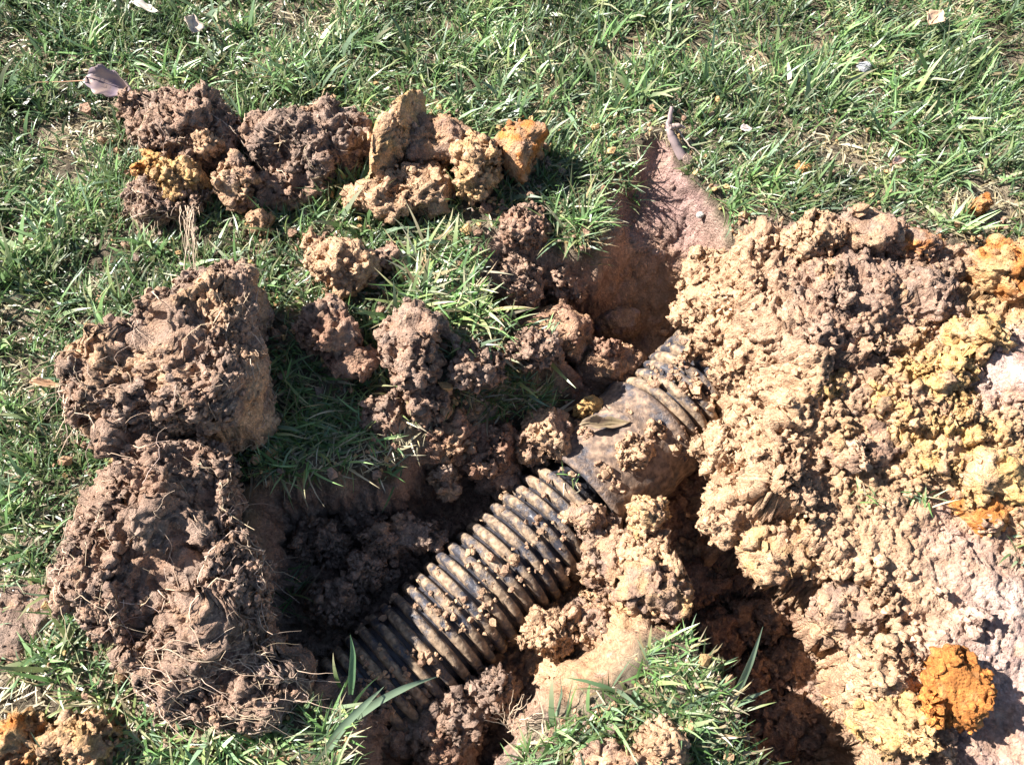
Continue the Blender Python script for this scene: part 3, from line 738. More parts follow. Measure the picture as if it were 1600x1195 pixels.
cv, cf = lathe([(0.0, RB - 0.004), (0.0, RB - 0.0005), (0.002, RB + 0.0012), (0.006, RB + 0.0012), (0.009, RB), (BL - 0.040, RB), (BL - 0.0385, RB + 0.0016), (BL - 0.0355, RB + 0.0016), (BL - 0.034, RB), (BL - 0.010, RB), (BL - 0.008, RB + 0.0022), (BL - 0.002, RB + 0.0022), (BL, RB - 0.001), (BL + 0.006, PIPE_R - 0.006), (BL + 0.006, PIPE_R - 0.0105), (BL - 0.004, RB - 0.004), (0.0, RB - 0.004)], 96)
cpl = link('coupling', mesh_np('coupling', cv, cf, M_SLEEVE), up)
cpl['label'] = 'smooth wide coupling sleeve on the upper pipe'
# snap hole on the coupling top: flat disc, its inner shade painted dark
hv, hf = lathe([(0, 0.0001), (0, 0.0048), (0.0003, 0.0046), (0.0003, 0.0001)], 20)
hv = np.stack([hv[:, 1], hv[:, 2], hv[:, 0]], 1)
mh, nth, bh = nodes_of('snap hole painted dark'); 
nn_ = nd(nth, 'ShaderNodeTexNoise'); nn_.inputs['Scale'].default_value = 300
rr_ = nd(nth, 'ShaderNodeValToRGB'); rr_.color_ramp.elements[0].color = (0.008, 0.008, 0.01, 1); rr_.color_ramp.elements[1].color = (0.04, 0.03, 0.025, 1)
nth.links.new(nn_.outputs['Fac'], rr_.inputs[0]); nth.links.new(rr_.outputs[0], bh.inputs['Base Color'])
hole_disc = link('snap_hole_disc', mesh_np('snap_hole_disc', hv, hf, mh), cpl, (BL * 0.66, 0.012, math.sqrt(RB ** 2 - 0.012 ** 2) - 0.0001))
hole_disc.rotation_euler = (-0.19, 0, 0)
pipe_run(up, BL + 0.004, ALEN - SJ + 0.14)

# ------------------------------------------------------------------ medium clods scattered over soil (alike pieces)
SP = np.concatenate([s[0] for s in SURF]); SN = np.concatenate([s[1] for s in SURF]); SK = np.concatenate([s[2] for s in SURF]); SR = np.concatenate([s[3] for s in SURF])
HL = heap_z(SP[:, 0], SP[:, 1])[1] > 0.01
wgt = np.clip(SR, 0, 1) ** 2 * np.clip(SN[:, 2], 0.1, 1)
def inview(p):
    d = p - CAMP
    w = np.array([0, math.sin(TILT), -math.cos(TILT)]); u = np.array([0, math.cos(TILT), math.sin(TILT)])
    dz = d @ w
    return 800 + FPX * d[:, 0] / dz, 597.5 - FPX * (d @ u) / dz
qx, qy = inview(SP)
ok = (qx > -40) & (qx < 1640) & (qy > -40) & (qy < 1235)
def axis_dist(p):
    s = (p[:, 0] - AX0[0]) * ADIR[0] + (p[:, 1] - AX0[1]) * ADIR[1]
    return np.abs(-(p[:, 0] - AX0[0]) * ADIR[1] + (p[:, 1] - AX0[1]) * ADIR[0]), s
SMALL = {}
def medium(sel, n, label, group, rlo, rhi):
    w = wgt * sel * ok; w = w / w.sum()
    ids = rng.choice(len(SP), n, replace=False, p=w)
    for k in ids:
        r = rlo * (rhi / rlo) ** (rng.random() ** 1.8)
        c = SK[k] * (0.85 + 0.4 * rng.random())
        ph0 = rng.random() * 6
        v, f, _ = clod_mesh('t', lambda ph: r * (1 + 0.28 * np.cos(2 * ph + ph0) + 0.12 * np.cos(3 * ph + 2 * ph0)), 0.7 * r, 2.3, 4 if r > 0.0095 else 3, 'tan', float(rng.random() * 50), 1.1)
        v = v + rng.normal(size=v.shape) * r * 0.03
        cc = c * (1 + 0.35 * perlin(v / r * 2 + ph0) + 0.2 * perlin(v / r * 6))[:, None]
        o = link('small_clod', mesh_np('small_clod', v, f, M_SOIL, cc))
        o.location = SP[k] + SN[k] * r * 0.25
        o.rotation_euler = rng.random(3) * 6.28
        o.scale = 0.8 + 0.4 * rng.random(3)
        nq = min(CLODS, key=lambda q: np.linalg.norm(q[0] - SP[k])); nr = nq[1]; dd = SP[k] - nq[0]
        side = ('right of' if dd[0] > 0 else 'left of') if abs(dd[0]) > abs(dd[1]) else ('behind' if dd[1] > 0 else 'before')
        hue = c[0] / (c[2] + 1e-6)
        cn = 'yellow' if hue > 3.2 else 'dark' if c.sum() < 0.5 else 'brown' if c.sum() < 0.85 else 'pale'
        lbl = ' '.join(('small %s clod %s the %s' % (cn, side, nr)).split()[:16])
        tag(o, lbl, 'clod', group); SMALL.setdefault(lbl, []).append((r * float(np.prod(o.scale)), o))
dax, sax = axis_dist(SP)
heapsel = HL.astype(float)
pitsel = (~HL & (SP[:, 2] < -0.03)).astype(float)
medium(heapsel, 120, 'small crumbly clod lying loose on the spoil heap', 'loose clods on the heap', 0.006, 0.016)
medium(pitsel, 90, 'small crumbly clod lying loose down in the pit', 'loose clods in the pit', 0.0055, 0.014)

for lbl, its in SMALL.items():     # tell neighbours apart by size
    if len(its) < 2: continue
    its.sort(key=lambda q: q[0])
    words = ['smaller', 'larger'] if len(its) == 2 else ['smallest'] + ['small'] * (len(its) - 3) + ['second largest', 'largest'] if len(its) > 2 else []
    for wd_, (_, o) in zip(words, its): o['label'] = ' '.join((wd_ + ' ' + lbl.split(' ', 1)[1]).split()[:16])
# ------------------------------------------------------------------ crumbs (uncountable)
def crumbs(name, pos, nrm, col, rad, label, sub=1):
    u, f = ico(sub) if sub else None
    m = len(u); n = len(pos)
    var = []
    for i in range(10):
        q = u * (1 + 0.5 * fbm(u * 1.3 + i * 7.7, 2) + 0.22 * rng.normal(size=len(u)))[:, None]
        q = q * (0.75 + 0.5 * rng.random(3)); var.append(q)
    var = np.array(var)
    ti = rng.integers(0, 10, n)
    q = rng.normal(size=(n, 4)); q /= np.linalg.norm(q, axis=1)[:, None]
    w, x, y, z = q.T
    R = np.stack([1 - 2 * (y * y + z * z), 2 * (x * y - z * w), 2 * (x * z + y * w), 2 * (x * y + z * w), 1 - 2 * (x * x + z * z), 2 * (y * z - x * w), 2 * (x * z - y * w), 2 * (y * z + x * w), 1 - 2 * (x * x + y * y)], 1).reshape(-1, 3, 3)
    V = np.einsum('nij,nmj->nmi', R, var[ti]) * rad[:, None, None] + (pos + nrm * rad[:, None] * 0.35)[:, None, :]
    F = (f[None] + (np.arange(n) * m)[:, None, None]).reshape(-1, 3)
    K = np.repeat(col, m, 0)
    o = link(name, mesh_np(name, V.reshape(-1, 3), F, M_SOIL, K, smooth=False))
    tag(o, label, kind='stuff')
    return o
def plaw(n, lo, hi, a=2.2):
    return lo * (1 - rng.random(n) * (1 - (lo / hi) ** a)) ** (-1 / a)
patch = np.clip(0.5 + 0.9 * fbm(SP * 20 + 3, 2), 0.03, 1.2)
w = np.clip(SR, 0, 1) * ok * patch; w /= w.sum()
k = rng.choice(len(SP), 8500, p=w)
crumbs('soil_crumbs', SP[k], SN[k], SK[k] * (0.75 + 0.6 * rng.random((8500, 1))), plaw(8500, 0.0012, 0.0050), 'loose soil crumbs scattered over the dug soil')
lx = rng.uniform(-0.7, 0.7, 60000); ly = rng.uniform(-0.42, 0.45, 60000)
dm = np.minimum(np.abs(sdf(HEAP, lx, ly)), np.abs(sdf(PIT, lx, ly)))
for pl in SHADED[:26]: dm = np.minimum(dm, np.abs(sdf(pl, lx, ly)))
q = (rng.random(60000) < 0.20 * np.exp(-dm / 0.028)) & (terr(lx, ly)[1] < 0.1)
lx, ly = lx[q], ly[q]; n = len(lx)
lc = np.array([C['tan'], C['brown'], C['topsoil'], C['ochre']])[rng.integers(0, 4, n)] * (0.8 + 0.4 * rng.random((n, 1)))
crumbs('lawn_crumbs', np.stack([lx, ly, terr(lx, ly)[0] + 0.010 * rng.random(n)], 1), np.tile([0, 0, 1.0], (n, 1)), lc, plaw(n, 0.0014, 0.007, 1.8), 'soil crumbs spilled on the grass round the digging')
# mud crumbs sitting on the pipes
def on_pipe(n, s0, s1, r, zc, dens_seed, thr):
    s = s0 + (s1 - s0) * rng.random(n * 4); a = rng.normal(size=n * 4) * 0.55 + 0.1
    side = np.array([-ADIR[1], ADIR[0], 0])
    pos = AX0 + np.outer(s, ADIR); pos[:, 2] = zc
    nr = np.outer(np.sin(a), -side) + np.outer(np.cos(a), [0, 0, 1])
    pos = pos + nr * r
    m = fbm(pos * 32 + dens_seed, 2) > thr
    return pos[m][:n], nr[m][:n]
p1, n1 = on_pipe(260, -0.03, SJ, PIPE_R - 0.001, -0.107, 1.0, 0.05)
p2, n2 = on_pipe(150, SJ + 0.01, SJ + BL, RB, -0.100, 4.0, 0.3)
p3, n3 = on_pipe(230, SJ + BL, ALEN + 0.1, PIPE_R - 0.001, -0.100, 9.0, -0.05)
pp, nn = np.concatenate([p1, p2, p3]), np.concatenate([n1, n2, n3])
mixc = rng.random((len(pp), 1))
crumbs('mud_crumbs', pp, nn, (C['cream'] * mixc + C['brown'] * (1 - mixc)) * (0.75 + 0.4 * rng.random((len(pp), 1))), plaw(len(pp), 0.0013, 0.0060, 1.8), 'pale mud crumbs stuck on top of the pipes')

# ------------------------------------------------------------------ grass
def blades(root, head, length, width, lean, curl, col, tipcol, nseg=4):
    """root (n,3), head angle, lean from vertical at base, extra bend along the blade"""
    n = len(root)
    t = np.linspace(0, 1, nseg + 1)
    pos = np.zeros((n, nseg + 1, 3)); pos[:, 0] = root
    ang = lean[:, None] + curl[:, None] * t[None]
    ang = np.minimum(ang, 1.75)
    hd = head[:, None] + (rng.normal(size=n) * 0.35)[:, None] * t[None]
    st = length / nseg
    for i in range(nseg):
        dx = np.sin(ang[:, i]) * np.cos(hd[:, i]); dy = np.sin(ang[:, i]) * np.sin(hd[:, i]); dz = np.cos(ang[:, i])
        pos[:, i + 1] = pos[:, i] + np.stack([dx, dy, dz], 1) * st[:, None]
    lowz = root[:, 2:3] + 0.0015
    pos[:, 1:, 2] = np.maximum(pos[:, 1:, 2], lowz + 0.002 * rng.random((n, 1)))
    wprof = np.interp(t, [0, 0.15, 0.55, 1], [0.65, 1, 0.85, 0.04])
    tw = head + math.pi / 2 + rng.normal(size=n) * 0.5
    sd_ = np.stack([np.cos(tw), np.sin(tw), rng.normal(size=n) * 0.35], 1); sd_ /= np.linalg.norm(sd_, axis=1)[:, None]
    off = sd_[:, None, :] * (width[:, None] * wprof[None] / 2)[:, :, None]
    V = np.stack([pos - off, pos + off], 2).reshape(n, -1, 3)
    base = np.arange(n)[:, None, None] * (2 * (nseg + 1))
    q = np.array([[2 * i, 2 * i + 1, 2 * i + 3, 2 * i + 2] for i in range(nseg)])
    F = (q[None] + base).reshape(-1, 4)
    K = col[:, None, :] * (1 - t[None, :, None] ** 2) + tipcol[:, None, :] * t[None, :, None] ** 2
    K = np.repeat(K, 2, 1).reshape(-1, 3)
    return V.reshape(-1, 3), F, K
GREENS = 1.3 * np.array([[0.055, 0.115, 0.028], [0.080, 0.150, 0.040], [0.045, 0.090, 0.032], [0.115, 0.190, 0.070], [0.130, 0.165, 0.055], [0.105, 0.160, 0.090]]) + np.array([0.014, 0.010, 0.010])
STRAW = np.array([[0.42, 0.36, 0.22], [0.33, 0.26, 0.14], [0.50, 0.44, 0.30], [0.22, 0.16, 0.09]])
def blade_cols(n, dead):
    g = GREENS[rng.integers(0, len(GREENS), n)] * (0.75 + 0.6 * rng.random((n, 1)))
    s = STRAW[rng.integers(0, len(STRAW), n)] * (0.8 + 0.4 * rng.random((n, 1)))
    m = (rng.random(n) < dead)[:, None]
    c = np.where(m, s, g)
    tp = np.where(rng.random((n, 1)) < 0.25, STRAW[0] * 0.8, c * 1.15)
    return c, tp, m[:, 0]
BARE = [(1300, 235, 70, 40), (140, 210, 50, 60), (50, 960, 60, 70), (30, 75, 50, 30), (470, 35, 80, 30), (1560, 330, 60, 60), (1400, 105, 45, 30), (1470, 25, 50, 30), (1340, 240, 50, 25),
        (420, 110, 50, 20), (20, 480, 30, 50), (60, 600, 30, 15), (1050, 215, 40, 20), (850, 140, 40, 20), (620, 660, 55, 55), (560, 700, 60, 25), (100, 1130, 150, 45), (1480, 320, 50, 40)]
def soil_free(x, y):
    """lawn density 0..1"""
    p = np.stack([x, y, np.zeros_like(x)], 1)
    d = np.clip(0.85 + 0.9 * fbm(p * 15 + 60, 2), 0.15, 1)
    s = sdf(PIT, x, y) + 0.010 * fbm(p * 22 + 3, 2)
    d = d * sstep(-0.004, 0.006, s)
    hs = sdf(HEAP, x, y); d = d * sstep(0.0, 0.012, hs)
    for pl in SHADED:
        c = pl.mean(0); r = np.abs(pl - c).max() + 0.03
        m = (np.abs(x - c[0]) < r) & (np.abs(y - c[1]) < r)
        if m.any(): d[m] *= sstep(-0.006, 0.004, sdf(pl, x[m], y[m]))
    for bx, by, rx, ry in BARE:
        c = P(bx, by); d = d * (1 - 0.95 * np.exp(-((x - c[0]) / (rx * MPP)) ** 2 - ((y - c[1]) / (ry * MPP)) ** 2))
    return d
# tufts over the lawn
NT = 31000
tx = rng.uniform(-0.84, 0.84, NT); ty = rng.uniform(-0.50, 0.68, NT)
keep = rng.random(NT) < soil_free(tx, ty)
tx, ty = tx[keep], ty[keep]
nb = rng.integers(4, 11, len(tx))
ti = np.repeat(np.arange(len(tx)), nb); n = len(ti)
rx_ = tx[ti] + rng.normal(size=n) * 0.0035; ry_ = ty[ti] + rng.normal(size=n) * 0.0035
rz = terr(rx_, ry_)[0] - 0.001
tp3 = np.stack([tx, ty, np.zeros_like(tx)], 1)
comb = 0.5 + 2.4 * perlin(tp3 * 6 + 21)
head = np.where(rng.random(n) < 0.3, comb[ti] + rng.normal(size=n) * 0.6, rng.random(n) * 6.283)
big = np.clip(0.55 + 0.7 * perlin(tp3 * 9 + 90), 0.2, 1.2)[ti]
ln = (0.012 + 0.024 * rng.random(n)) * (0.65 + 0.6 * big)
wd = (0.0013 + 0.0021 * rng.random(n) ** 1.6) * (0.75 + 0.5 * big)
c, tcol, dead = blade_cols(n, 0.21)
coarse = (rng.random(len(tx)) < 0.05 + 0.10 * (perlin(tp3 * 5 + 44) > 0.15))[ti] & (rng.random(n) < 0.7)
ln = np.where(coarse, ln * 1.6, ln); wd = np.where(coarse, wd * 1.9, wd); c[coarse] = c[coarse] * 1.25 + 0.02; tcol[coarse] = tcol[coarse] * 1.2 + 0.02
lean = np.where(dead, 1.15 + 0.4 * rng.random(n), 0.2 + 1.05 * rng.random(n))
patchy = np.clip(0.92 + 0.55 * fbm(tp3 * 11 + 130, 2), 0.55, 1.35)[ti][:, None]; c = c * patchy; tcol = tcol * patchy
V, F, K = blades(np.stack([rx_, ry_, rz], 1), head, ln, wd, lean, 0.3 + 0.8 * rng.random(n), c, tcol, 3)
tag(link('lawn_grass', mesh_np('lawn_grass', V, F, M_GRASS, K)), 'short green lawn grass with bleached blades round the pit', kind='stuff')
print('lawn blades', n)
# straw litter lying in the thin patches
LX, LY = [], []
for bx, by, ax_, ay_ in BARE:
    c_ = P(bx, by); k_ = int(90 * ax_ * ay_ / 2000)
    LX += list(c_[0] + rng.normal(size=k_) * ax_ * MPP * 0.7); LY += list(c_[1] + rng.normal(size=k_) * ay_ * MPP * 0.7)
LX = np.concatenate([LX, rng.uniform(-0.75, 0.75, 1300)]); LY = np.concatenate([LY, rng.uniform(-0.45, 0.6, 1300)])
q = (sdf(PIT, LX, LY) > 0.0) & (sdf(HEAP, LX, LY) > 0.0); LX, LY = LX[q], LY[q]; n = len(LX)
sc_ = STRAW[rng.integers(0, 3, n)] * (0.8 + 0.5 * rng.random((n, 1)))
V, F, K = blades(np.stack([LX, LY, terr(LX, LY)[0] + 0.002], 1), rng.random(n) * 6.283, 0.006 + 0.018 * rng.random(n), 0.0008 + 0.0018 * rng.random(n), np.full(n, 1.5), 0.1 * rng.normal(size=n), sc_, sc_, 2)
tag(link('straw_litter', mesh_np('straw_litter', V, F, M_GRASS, K)), 'bleached dead grass litter lying on the thin patches of lawn', kind='stuff')
def tuft(label, spots, nbl, ln, wd, lean, dead=0.1, head=None, spread=1.0, z=None, name='grass_tuft', group=None, light=1.3, curl=(0.2, 0.7)):
    R, H = [], []
    base = P(*spots[0], 0.0 if z is None else z)
    for (x, y) in spots:
        q = P(x, y, 0.0 if z is None else z)
        for _ in range(nbl):
            a = q[:2] + rng.normal(size=2) * 0.006 * spread
            R.append((a[0], a[1], 0)); H.append(rng.random() * 6.283 if head is None else head[0] + rng.normal() * head[1])
    R = np.array(R); R[:, 2] = terr(R[:, 0], R[:, 1])[0] - 0.002 if z is None else z
    n = len(R); c, t2, dd = blade_cols(n, dead)
    V, F, K = blades(R, np.array(H), ln[0] + (ln[1] - ln[0]) * rng.random(n), wd[0] + (wd[1] - wd[0]) * rng.random(n), lean[0] + (lean[1] - lean[0]) * rng.random(n), curl[0] + (curl[1] - curl[0]) * rng.random(n), c * light, t2 * light, 6)
    o = link(name, mesh_np(name, V - base, F, M_GRASS, K), loc=base)
    tag(o, label, 'grass tuft', group)
    return o
tuft('coarse pale green grass tuft on the rim left of the shaded pit', [(660, 440), (690, 470), (720, 450), (700, 500), (670, 400), (740, 490), (650, 480)], 24, (0.03, 0.065), (0.0025, 0.0045), (0.5, 1.2), 0.25, light=1.5)
tuft('spiky grass tuft overhanging the trench and casting spiky shadows', [(880, 360), (900, 375), (870, 340), (910, 350), (890, 330)], 22, (0.025, 0.06), (0.0016, 0.003), (0.4, 1.25), 0.25)
tuft('grass tuft at the head of the trench beside the pink soil', [(985, 255), (975, 280), (995, 290), (960, 265)], 16, (0.02, 0.045), (0.0015, 0.0028), (0.3, 1.1), 0.15)
tuft('few broad bent grass blades at the buried lower end of the pipe', [(540, 1095), (530, 1105)], 3, (0.03, 0.06), (0.003, 0.005), (0.3, 1.2), 0.1, light=1.5, z=-0.012, curl=(0.4, 1.2))
tuft('grass tuft spilling over the bottom edge under the broad blades', [(507, 1153), (511, 1156), (508, 1158)], 20, (0.02, 0.042), (0.0014, 0.003), (0.7, 1.4), 0.2, spread=0.9, curl=(0.4, 1.2))
tuft('grass tuft below the largest sod at the bottom left', [(180, 1110), (210, 1150), (150, 1090), (250, 1170), (300, 1185)], 14, (0.02, 0.05), (0.0018, 0.0036), (0.5, 1.2), 0.2, light=1.4)
tuft('grass strip along the bottom rim under the smooth clay wall', [(995, 1135), (975, 1152), (950, 1165), (925, 1172), (900, 1178)], 26, (0.012, 0.028), (0.0013, 0.0028), (0.5, 1.3), 0.3, spread=1.6)
tuft('bottom grass clump between the two pits', [(1060, 1052), (1068, 1072), (1080, 1085), (1055, 1085), (1062, 1098), (1078, 1105), (1090, 1120), (1095, 1135), (1100, 1150), (1052, 1102), (1075, 1122)], 22, (0.013, 0.034), (0.0013, 0.003), (0.6, 1.4), 0.3, spread=2.0, light=1.05)
tuft('grass on the shaded hollow between the sods and the dark clod', [(470, 600), (500, 640), (540, 610), (450, 660), (520, 690), (580, 650), (600, 620), (440, 560), (480, 700)], 28, (0.025, 0.055), (0.0013, 0.003), (0.6, 1.3), 0.1, spread=2.0, head=(-1.0, 0.9))
tuft('thin grass patch on the block above the pipe joint', [(780, 600), (820, 590), (760, 575), (850, 600), (720, 600)], 14, (0.015, 0.03), (0.001, 0.002), (0.5, 1.3), 0.35)
tuft('drooping grass at the foot of the largest sod inside the pit', [(430, 900), (450, 930), (420, 950)], 12, (0.025, 0.05), (0.001, 0.0025), (0.7, 1.4), 0.2, z=-0.085, light=1.0)
tuft('small grass tuft half buried in the right part of the heap', [(1435, 775), (1445, 785)], 14, (0.012, 0.028), (0.0012, 0.0022), (0.5, 1.3), 0.3, z=0.03)
tuft('tiny dark grass tuft half buried next to the heap grass tuft', [(1350, 775)], 14, (0.01, 0.024), (0.001, 0.002), (0.5, 1.3), 0.3, z=0.035)
tuft('grass tuft half buried at the right edge of the pale soil', [(1598, 850), (1590, 870)], 9, (0.015, 0.04), (0.0012, 0.0025), (0.4, 1.2), 0.3, z=0.022)
tuft('few grass blades on the dirt at the pipe joint', [(895, 748)], 9, (0.012, 0.026), (0.0009, 0.0018), (0.5, 1.3), 0.2, z=-0.052)
for (x, y, lb) in [(1500, 190, 'coarse pale grass tuft at the upper right of the lawn'), (1400, 210, 'coarse pale grass tuft in the middle of the upper right lawn'), (300, 120, 'bright grass tuft behind the rooty sod'), (450, 140, 'bright grass tuft behind the purplish sod'), (800, 90, 'coarse grass tuft at the top centre of the lawn')]:
    tuft(lb, [(x + rng.normal() * 25, y + rng.normal() * 14) for _ in range(5)], 13, (0.03, 0.055), (0.002, 0.0042), (0.5, 1.2), 0.1, light=1.5)
# single tall blade over the deep pit
def one_blade(label, pts, width, col):
    pts = np.array([P(x, y, z) for x, y, z in pts]); n = 14
    t = np.linspace(0, 1, len(pts)); tt = np.linspace(0, 1, n)
    q = np.stack([np.interp(tt, t, pts[:, i]) for i in range(3)], 1)
    for _ in range(3): q[1:-1] = (q[:-2] + 2 * q[1:-1] + q[2:]) / 4
    d = np.gradient(q, axis=0); sdv = np.cross(d, [0.2, -0.5, 1.0]); sdv /= np.linalg.norm(sdv, axis=1)[:, None]
    nv = np.cross(sdv, d); nv /= np.linalg.norm(nv, axis=1)[:, None]
    w = width * np.interp(tt, [0, 0.2, 0.6, 1], [0.6, 1, 0.8, 0.03])[:, None] / 2
    V = np.stack([q - sdv * w, q - nv * w * 0.35, q + sdv * w], 1).reshape(-1, 3)
    F = np.array([[3 * i + j, 3 * i + j + 1, 3 * i + j + 4, 3 * i + j + 3] for i in range(n - 1) for j in (0, 1)])
    o = link('tall_grass', mesh_np('tall_grass', V - q[0], F, M_GRASS, np.tile(col, (len(V), 1)) * (0.85 + 0.3 * rng.random((len(V), 1)))), loc=q[0])
    tag(o, label, 'grass')
PALEG = np.array([0.20, 0.27, 0.17])
one_blade('tall pointed grass blade standing over the deep lower pit', [(1135, 1110, 0.0), (1155, 1075, 0.02), (1175, 1030, 0.05), (1192, 978, 0.07)], 0.0075, PALEG)
one_blade('short grass blade leaning right from the foot of the tall one', [(1140, 1110, 0.0), (1170, 1090, 0.012), (1205, 1076, 0.015)], 0.0045, PALEG * 0.9)
one_blade('arching grass blade reaching over the buried pipe end', [(545, 1130, -0.005), (590, 1095, 0.015), (640, 1070, 0.018), (685, 1056, 0.008)], 0.007, PALEG)
one_blade('upright broad grass blade against the dark pit', [(548, 1085, -0.005), (550, 1050, 0.015), (552, 1020, 0.03), (547, 990, 0.045)], 0.0062, PALEG * np.array([0.8, 1.05, 0.8]))
one_blade('broad grass blade slanting down left at the bottom edge', [(500, 1190, 0.0), (530, 1140, 0.015), (570, 1100, 0.02), (600, 1072, 0.02)], 0.0075, PALEG)
one_blade('thin green grass blade standing on the grassy block', [(772, 598, 0.0), (768, 570, 0.018), (765, 540, 0.03)], 0.004, PALEG * np.array([0.6, 0.9, 0.6]))

# ------------------------------------------------------------------ leaves, twig, stones
def leaf(label, px, py, z, L, W, yaw, curl, cols, stem=None, pitch=0.0, roll=0.0):
    nu, nv = 15, 7
    u = np.linspace(0, 1, nu); v = np.linspace(-1, 1, nv)
    U_, V_ = np.meshgrid(u, v, indexing='ij')
    wprof = np.sin(np.pi * np.clip(u, 0, 1) ** 0.8) ** 0.8 * (1 + 0.12 * np.sin(u * 23))
    X = (U_ - 0.5) * L; Y = V_ * W / 2 * wprof[:, None]
    Z = curl * L * (V_ ** 2) * wprof[:, None] + 0.08 * L * np.sin(U_ * 5 + 1) + 0.03 * L * np.sin(U_ * 13 + V_ * 5)
    vv = np.stack([X, Y, Z], 2).reshape(-1, 3)
    R = np.array(Matrix.Rotation(yaw, 3, 'Z') @ Matrix.Rotation(pitch, 3, 'Y') @ Matrix.Rotation(roll, 3, 'X'))
    i = np.arange(nu * nv).reshape(nu, nv)
    f = np.stack([i[:-1, :-1].ravel(), i[1:, :-1].ravel(), i[1:, 1:].ravel(), i[:-1, 1:].ravel()], 1)
    c0, c1 = np.array(cols[0]), np.array(cols[1])
    w = np.clip(0.5 + 1.5 * perlin(vv / L * 4 + px), 0, 1)[:, None]
    kc = c0 * (1 - w) + c1 * w
    base = P(px, py, z)
    root = bpy.data.objects.new('dry_leaf', None); COL.objects.link(root); root.location = base; root.empty_display_size = 0.02
    tag(root, label, 'leaf')
    bl = link('leaf_blade', mesh_np('leaf_blade', vv @ R.T, f, M_LEAF, kc), root)
    md = bl.modifiers.new('thickness', 'SOLIDIFY'); md.thickness = 0.0004
    mid = np.stack([X[:, nv // 2], Y[:, nv // 2], Z[:, nv // 2] + 0.0003], 1) @ R.T
    paths = [(mid, 0.0006, c0 * 0.8)]
    V1, F1, K1 = tube(paths, 0, 0, 0, 5); link('midrib', mesh_np('midrib', V1, F1, M_LEAF, K1), root)
    if stem:
        s = np.array([P(x, y, zz) - base for x, y, zz in stem]); t = np.linspace(0, 1, 9)
        s = np.stack([np.interp(t, np.linspace(0, 1, len(s)), s[:, j]) for j in range(3)], 1)
        V1, F1, K1 = tube([(s, 0.0007, np.array([0.34, 0.17, 0.08]))], 0, 0, 0, 5); link('stem', mesh_np('stem', V1, F1, M_LEAF, K1), root)
    return root
leaf('curled purple-grey dry leaf lying beside the rooty sod', 172, 132, 0.045, 0.050, 0.030, -0.25, 0.22, ((0.20, 0.15, 0.19), (0.42, 0.30, 0.24)), [(138, 126, 0.045), (100, 128, 0.035), (55, 129, 0.028)], pitch=0.15, roll=0.5)
leaf('pale tan dry leaf standing in the grass at the upper left', 302, 38, 0.03, 0.032, 0.022, 1.7, 0.15, ((0.55, 0.42, 0.32), (0.62, 0.50, 0.40)), roll=0.6)
leaf('pale leaf at the top edge left of centre', 228, 12, 0.025, 0.035, 0.010, -0.35, 0.1, ((0.6, 0.55, 0.48), (0.5, 0.42, 0.33)))
leaf('small white leaf scrap on the lawn right of the twig', 1166, 201, 0.025, 0.013, 0.010, 0.1, 0.12, ((0.66, 0.55, 0.48), (0.6, 0.45, 0.38)))
leaf('brown curled leaf scrap on the right lawn', 1405, 252, 0.022, 0.018, 0.010, 0.5, 0.2, ((0.32, 0.2, 0.15), (0.5, 0.38, 0.30)))
leaf('tan dry leaf at the top right of the lawn', 1462, 28, 0.025, 0.034, 0.022, 0.9, 0.15, ((0.62, 0.42, 0.28), (0.55, 0.36, 0.22)))
leaf('orange brown leaf scrap at the left edge of the lawn', 72, 600, 0.02, 0.030, 0.008, -0.1, 0.15, ((0.42, 0.24, 0.13), (0.5, 0.33, 0.2)))
leaf('folded straw-coloured leaf lying on the coupling', 945, 662, -0.034, 0.052, 0.013, 0.1, 0.12, ((0.30, 0.23, 0.13), (0.20, 0.14, 0.09)))
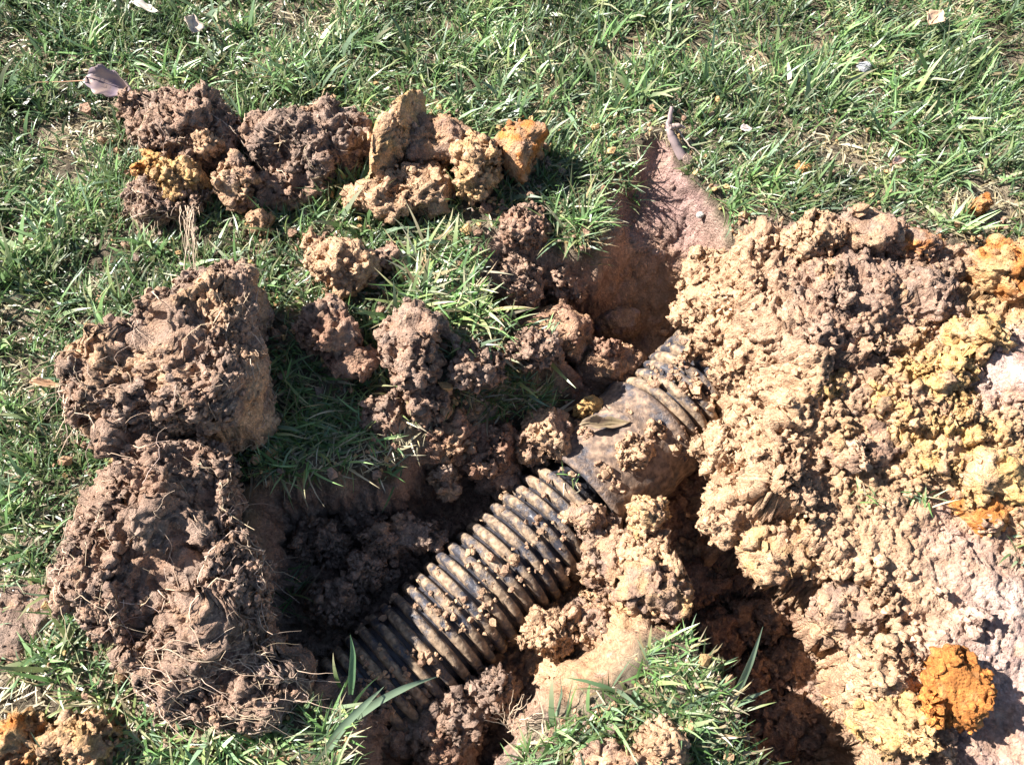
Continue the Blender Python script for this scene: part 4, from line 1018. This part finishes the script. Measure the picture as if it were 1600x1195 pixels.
def twig():
    base = P(1062, 232, 0.0)
    root = bpy.data.objects.new('twig', None); COL.objects.link(root); root.location = base; root.empty_display_size = 0.02
    tag(root, 'short forked grey-brown twig at the head of the trench', 'twig')
    def br(pts, r, nm, c):
        s = np.array([P(*q) - base for q in pts]); t = np.linspace(0, 1, 16)
        s = np.stack([np.interp(t, np.linspace(0, 1, len(s)), s[:, j]) for j in range(3)], 1) + rng.normal(size=(16, 3)) * 0.0004
        V1, F1, K1 = tube([(s, r, np.array(c))], 0, 0, 0, 8)
        K1 = K1 * (0.7 + 0.6 * rng.random((len(K1), 1)))
        link(nm, mesh_np(nm, V1, F1, M_ROOT, K1), root)
    br([(1066, 245, 0.002), (1050, 215, 0.018), (1044, 198, 0.025), (1050, 168, 0.04)], 0.0060, 'stem', (0.27, 0.20, 0.19))
    br([(1044, 200, 0.025), (1058, 196, 0.027), (1070, 200, 0.024)], 0.0042, 'branch', (0.36, 0.26, 0.22))
    br([(1056, 200, 0.02), (1075, 225, 0.012), (1100, 248, 0.006)], 0.0012, 'branch', (0.42, 0.34, 0.26))
twig()
def stone(label, x, y, r, col, z=0.012):
    u, f = ico(4); sdd = rng.random() * 30
    v = u * (1 + 0.28 * fbm(u * 1.1 + sdd, 2))[:, None] * np.array([1.15, 0.9, 0.65]) * r
    o = link('pebble', mesh_np('pebble', v, f, M_SOIL, np.tile(col, (len(v), 1)) * (1 + 0.3 * perlin(v / r * 3))[:, None]), loc=P(x, y, z)); tag(o, label, 'pebble')
stone('grey pebble in the thin grass of the upper right lawn', 1352, 105, 0.0075, (0.36, 0.36, 0.38), 0.008)
stone('pale pebble pressed into the pink trench soil', 1094, 336, 0.004, (0.42, 0.40, 0.36), -0.018)
stone('orange pebble on the bare lawn patch', 1256, 262, 0.007, (0.50, 0.27, 0.10), 0.008)
# sprig of bare roots at the pit's bottom rim
sp = []
for i in range(16):
    a = P(805 + rng.normal() * 10, 1130 + rng.normal() * 10, -0.02); d = np.array([rng.normal() * 0.7, rng.normal() * 0.5 + 0.4, 0.8 + 0.3 * rng.random()]); d /= np.linalg.norm(d)
    t = np.linspace(0, 1, 10)[:, None]; L = 0.02 + 0.03 * rng.random()
    sp.append((a + d * t * L + np.cumsum(rng.normal(size=(10, 3)) * 0.0008, 0), 0.0006, ROOTC * (0.8 + 0.6 * rng.random())))
V, F, K = tube(sp, 0, 0, 0)
tag(link('root_sprig', mesh_np('root_sprig', V, F, M_ROOT, K)), 'thin branching root sprig on the bottom rim of the pit', 'roots')
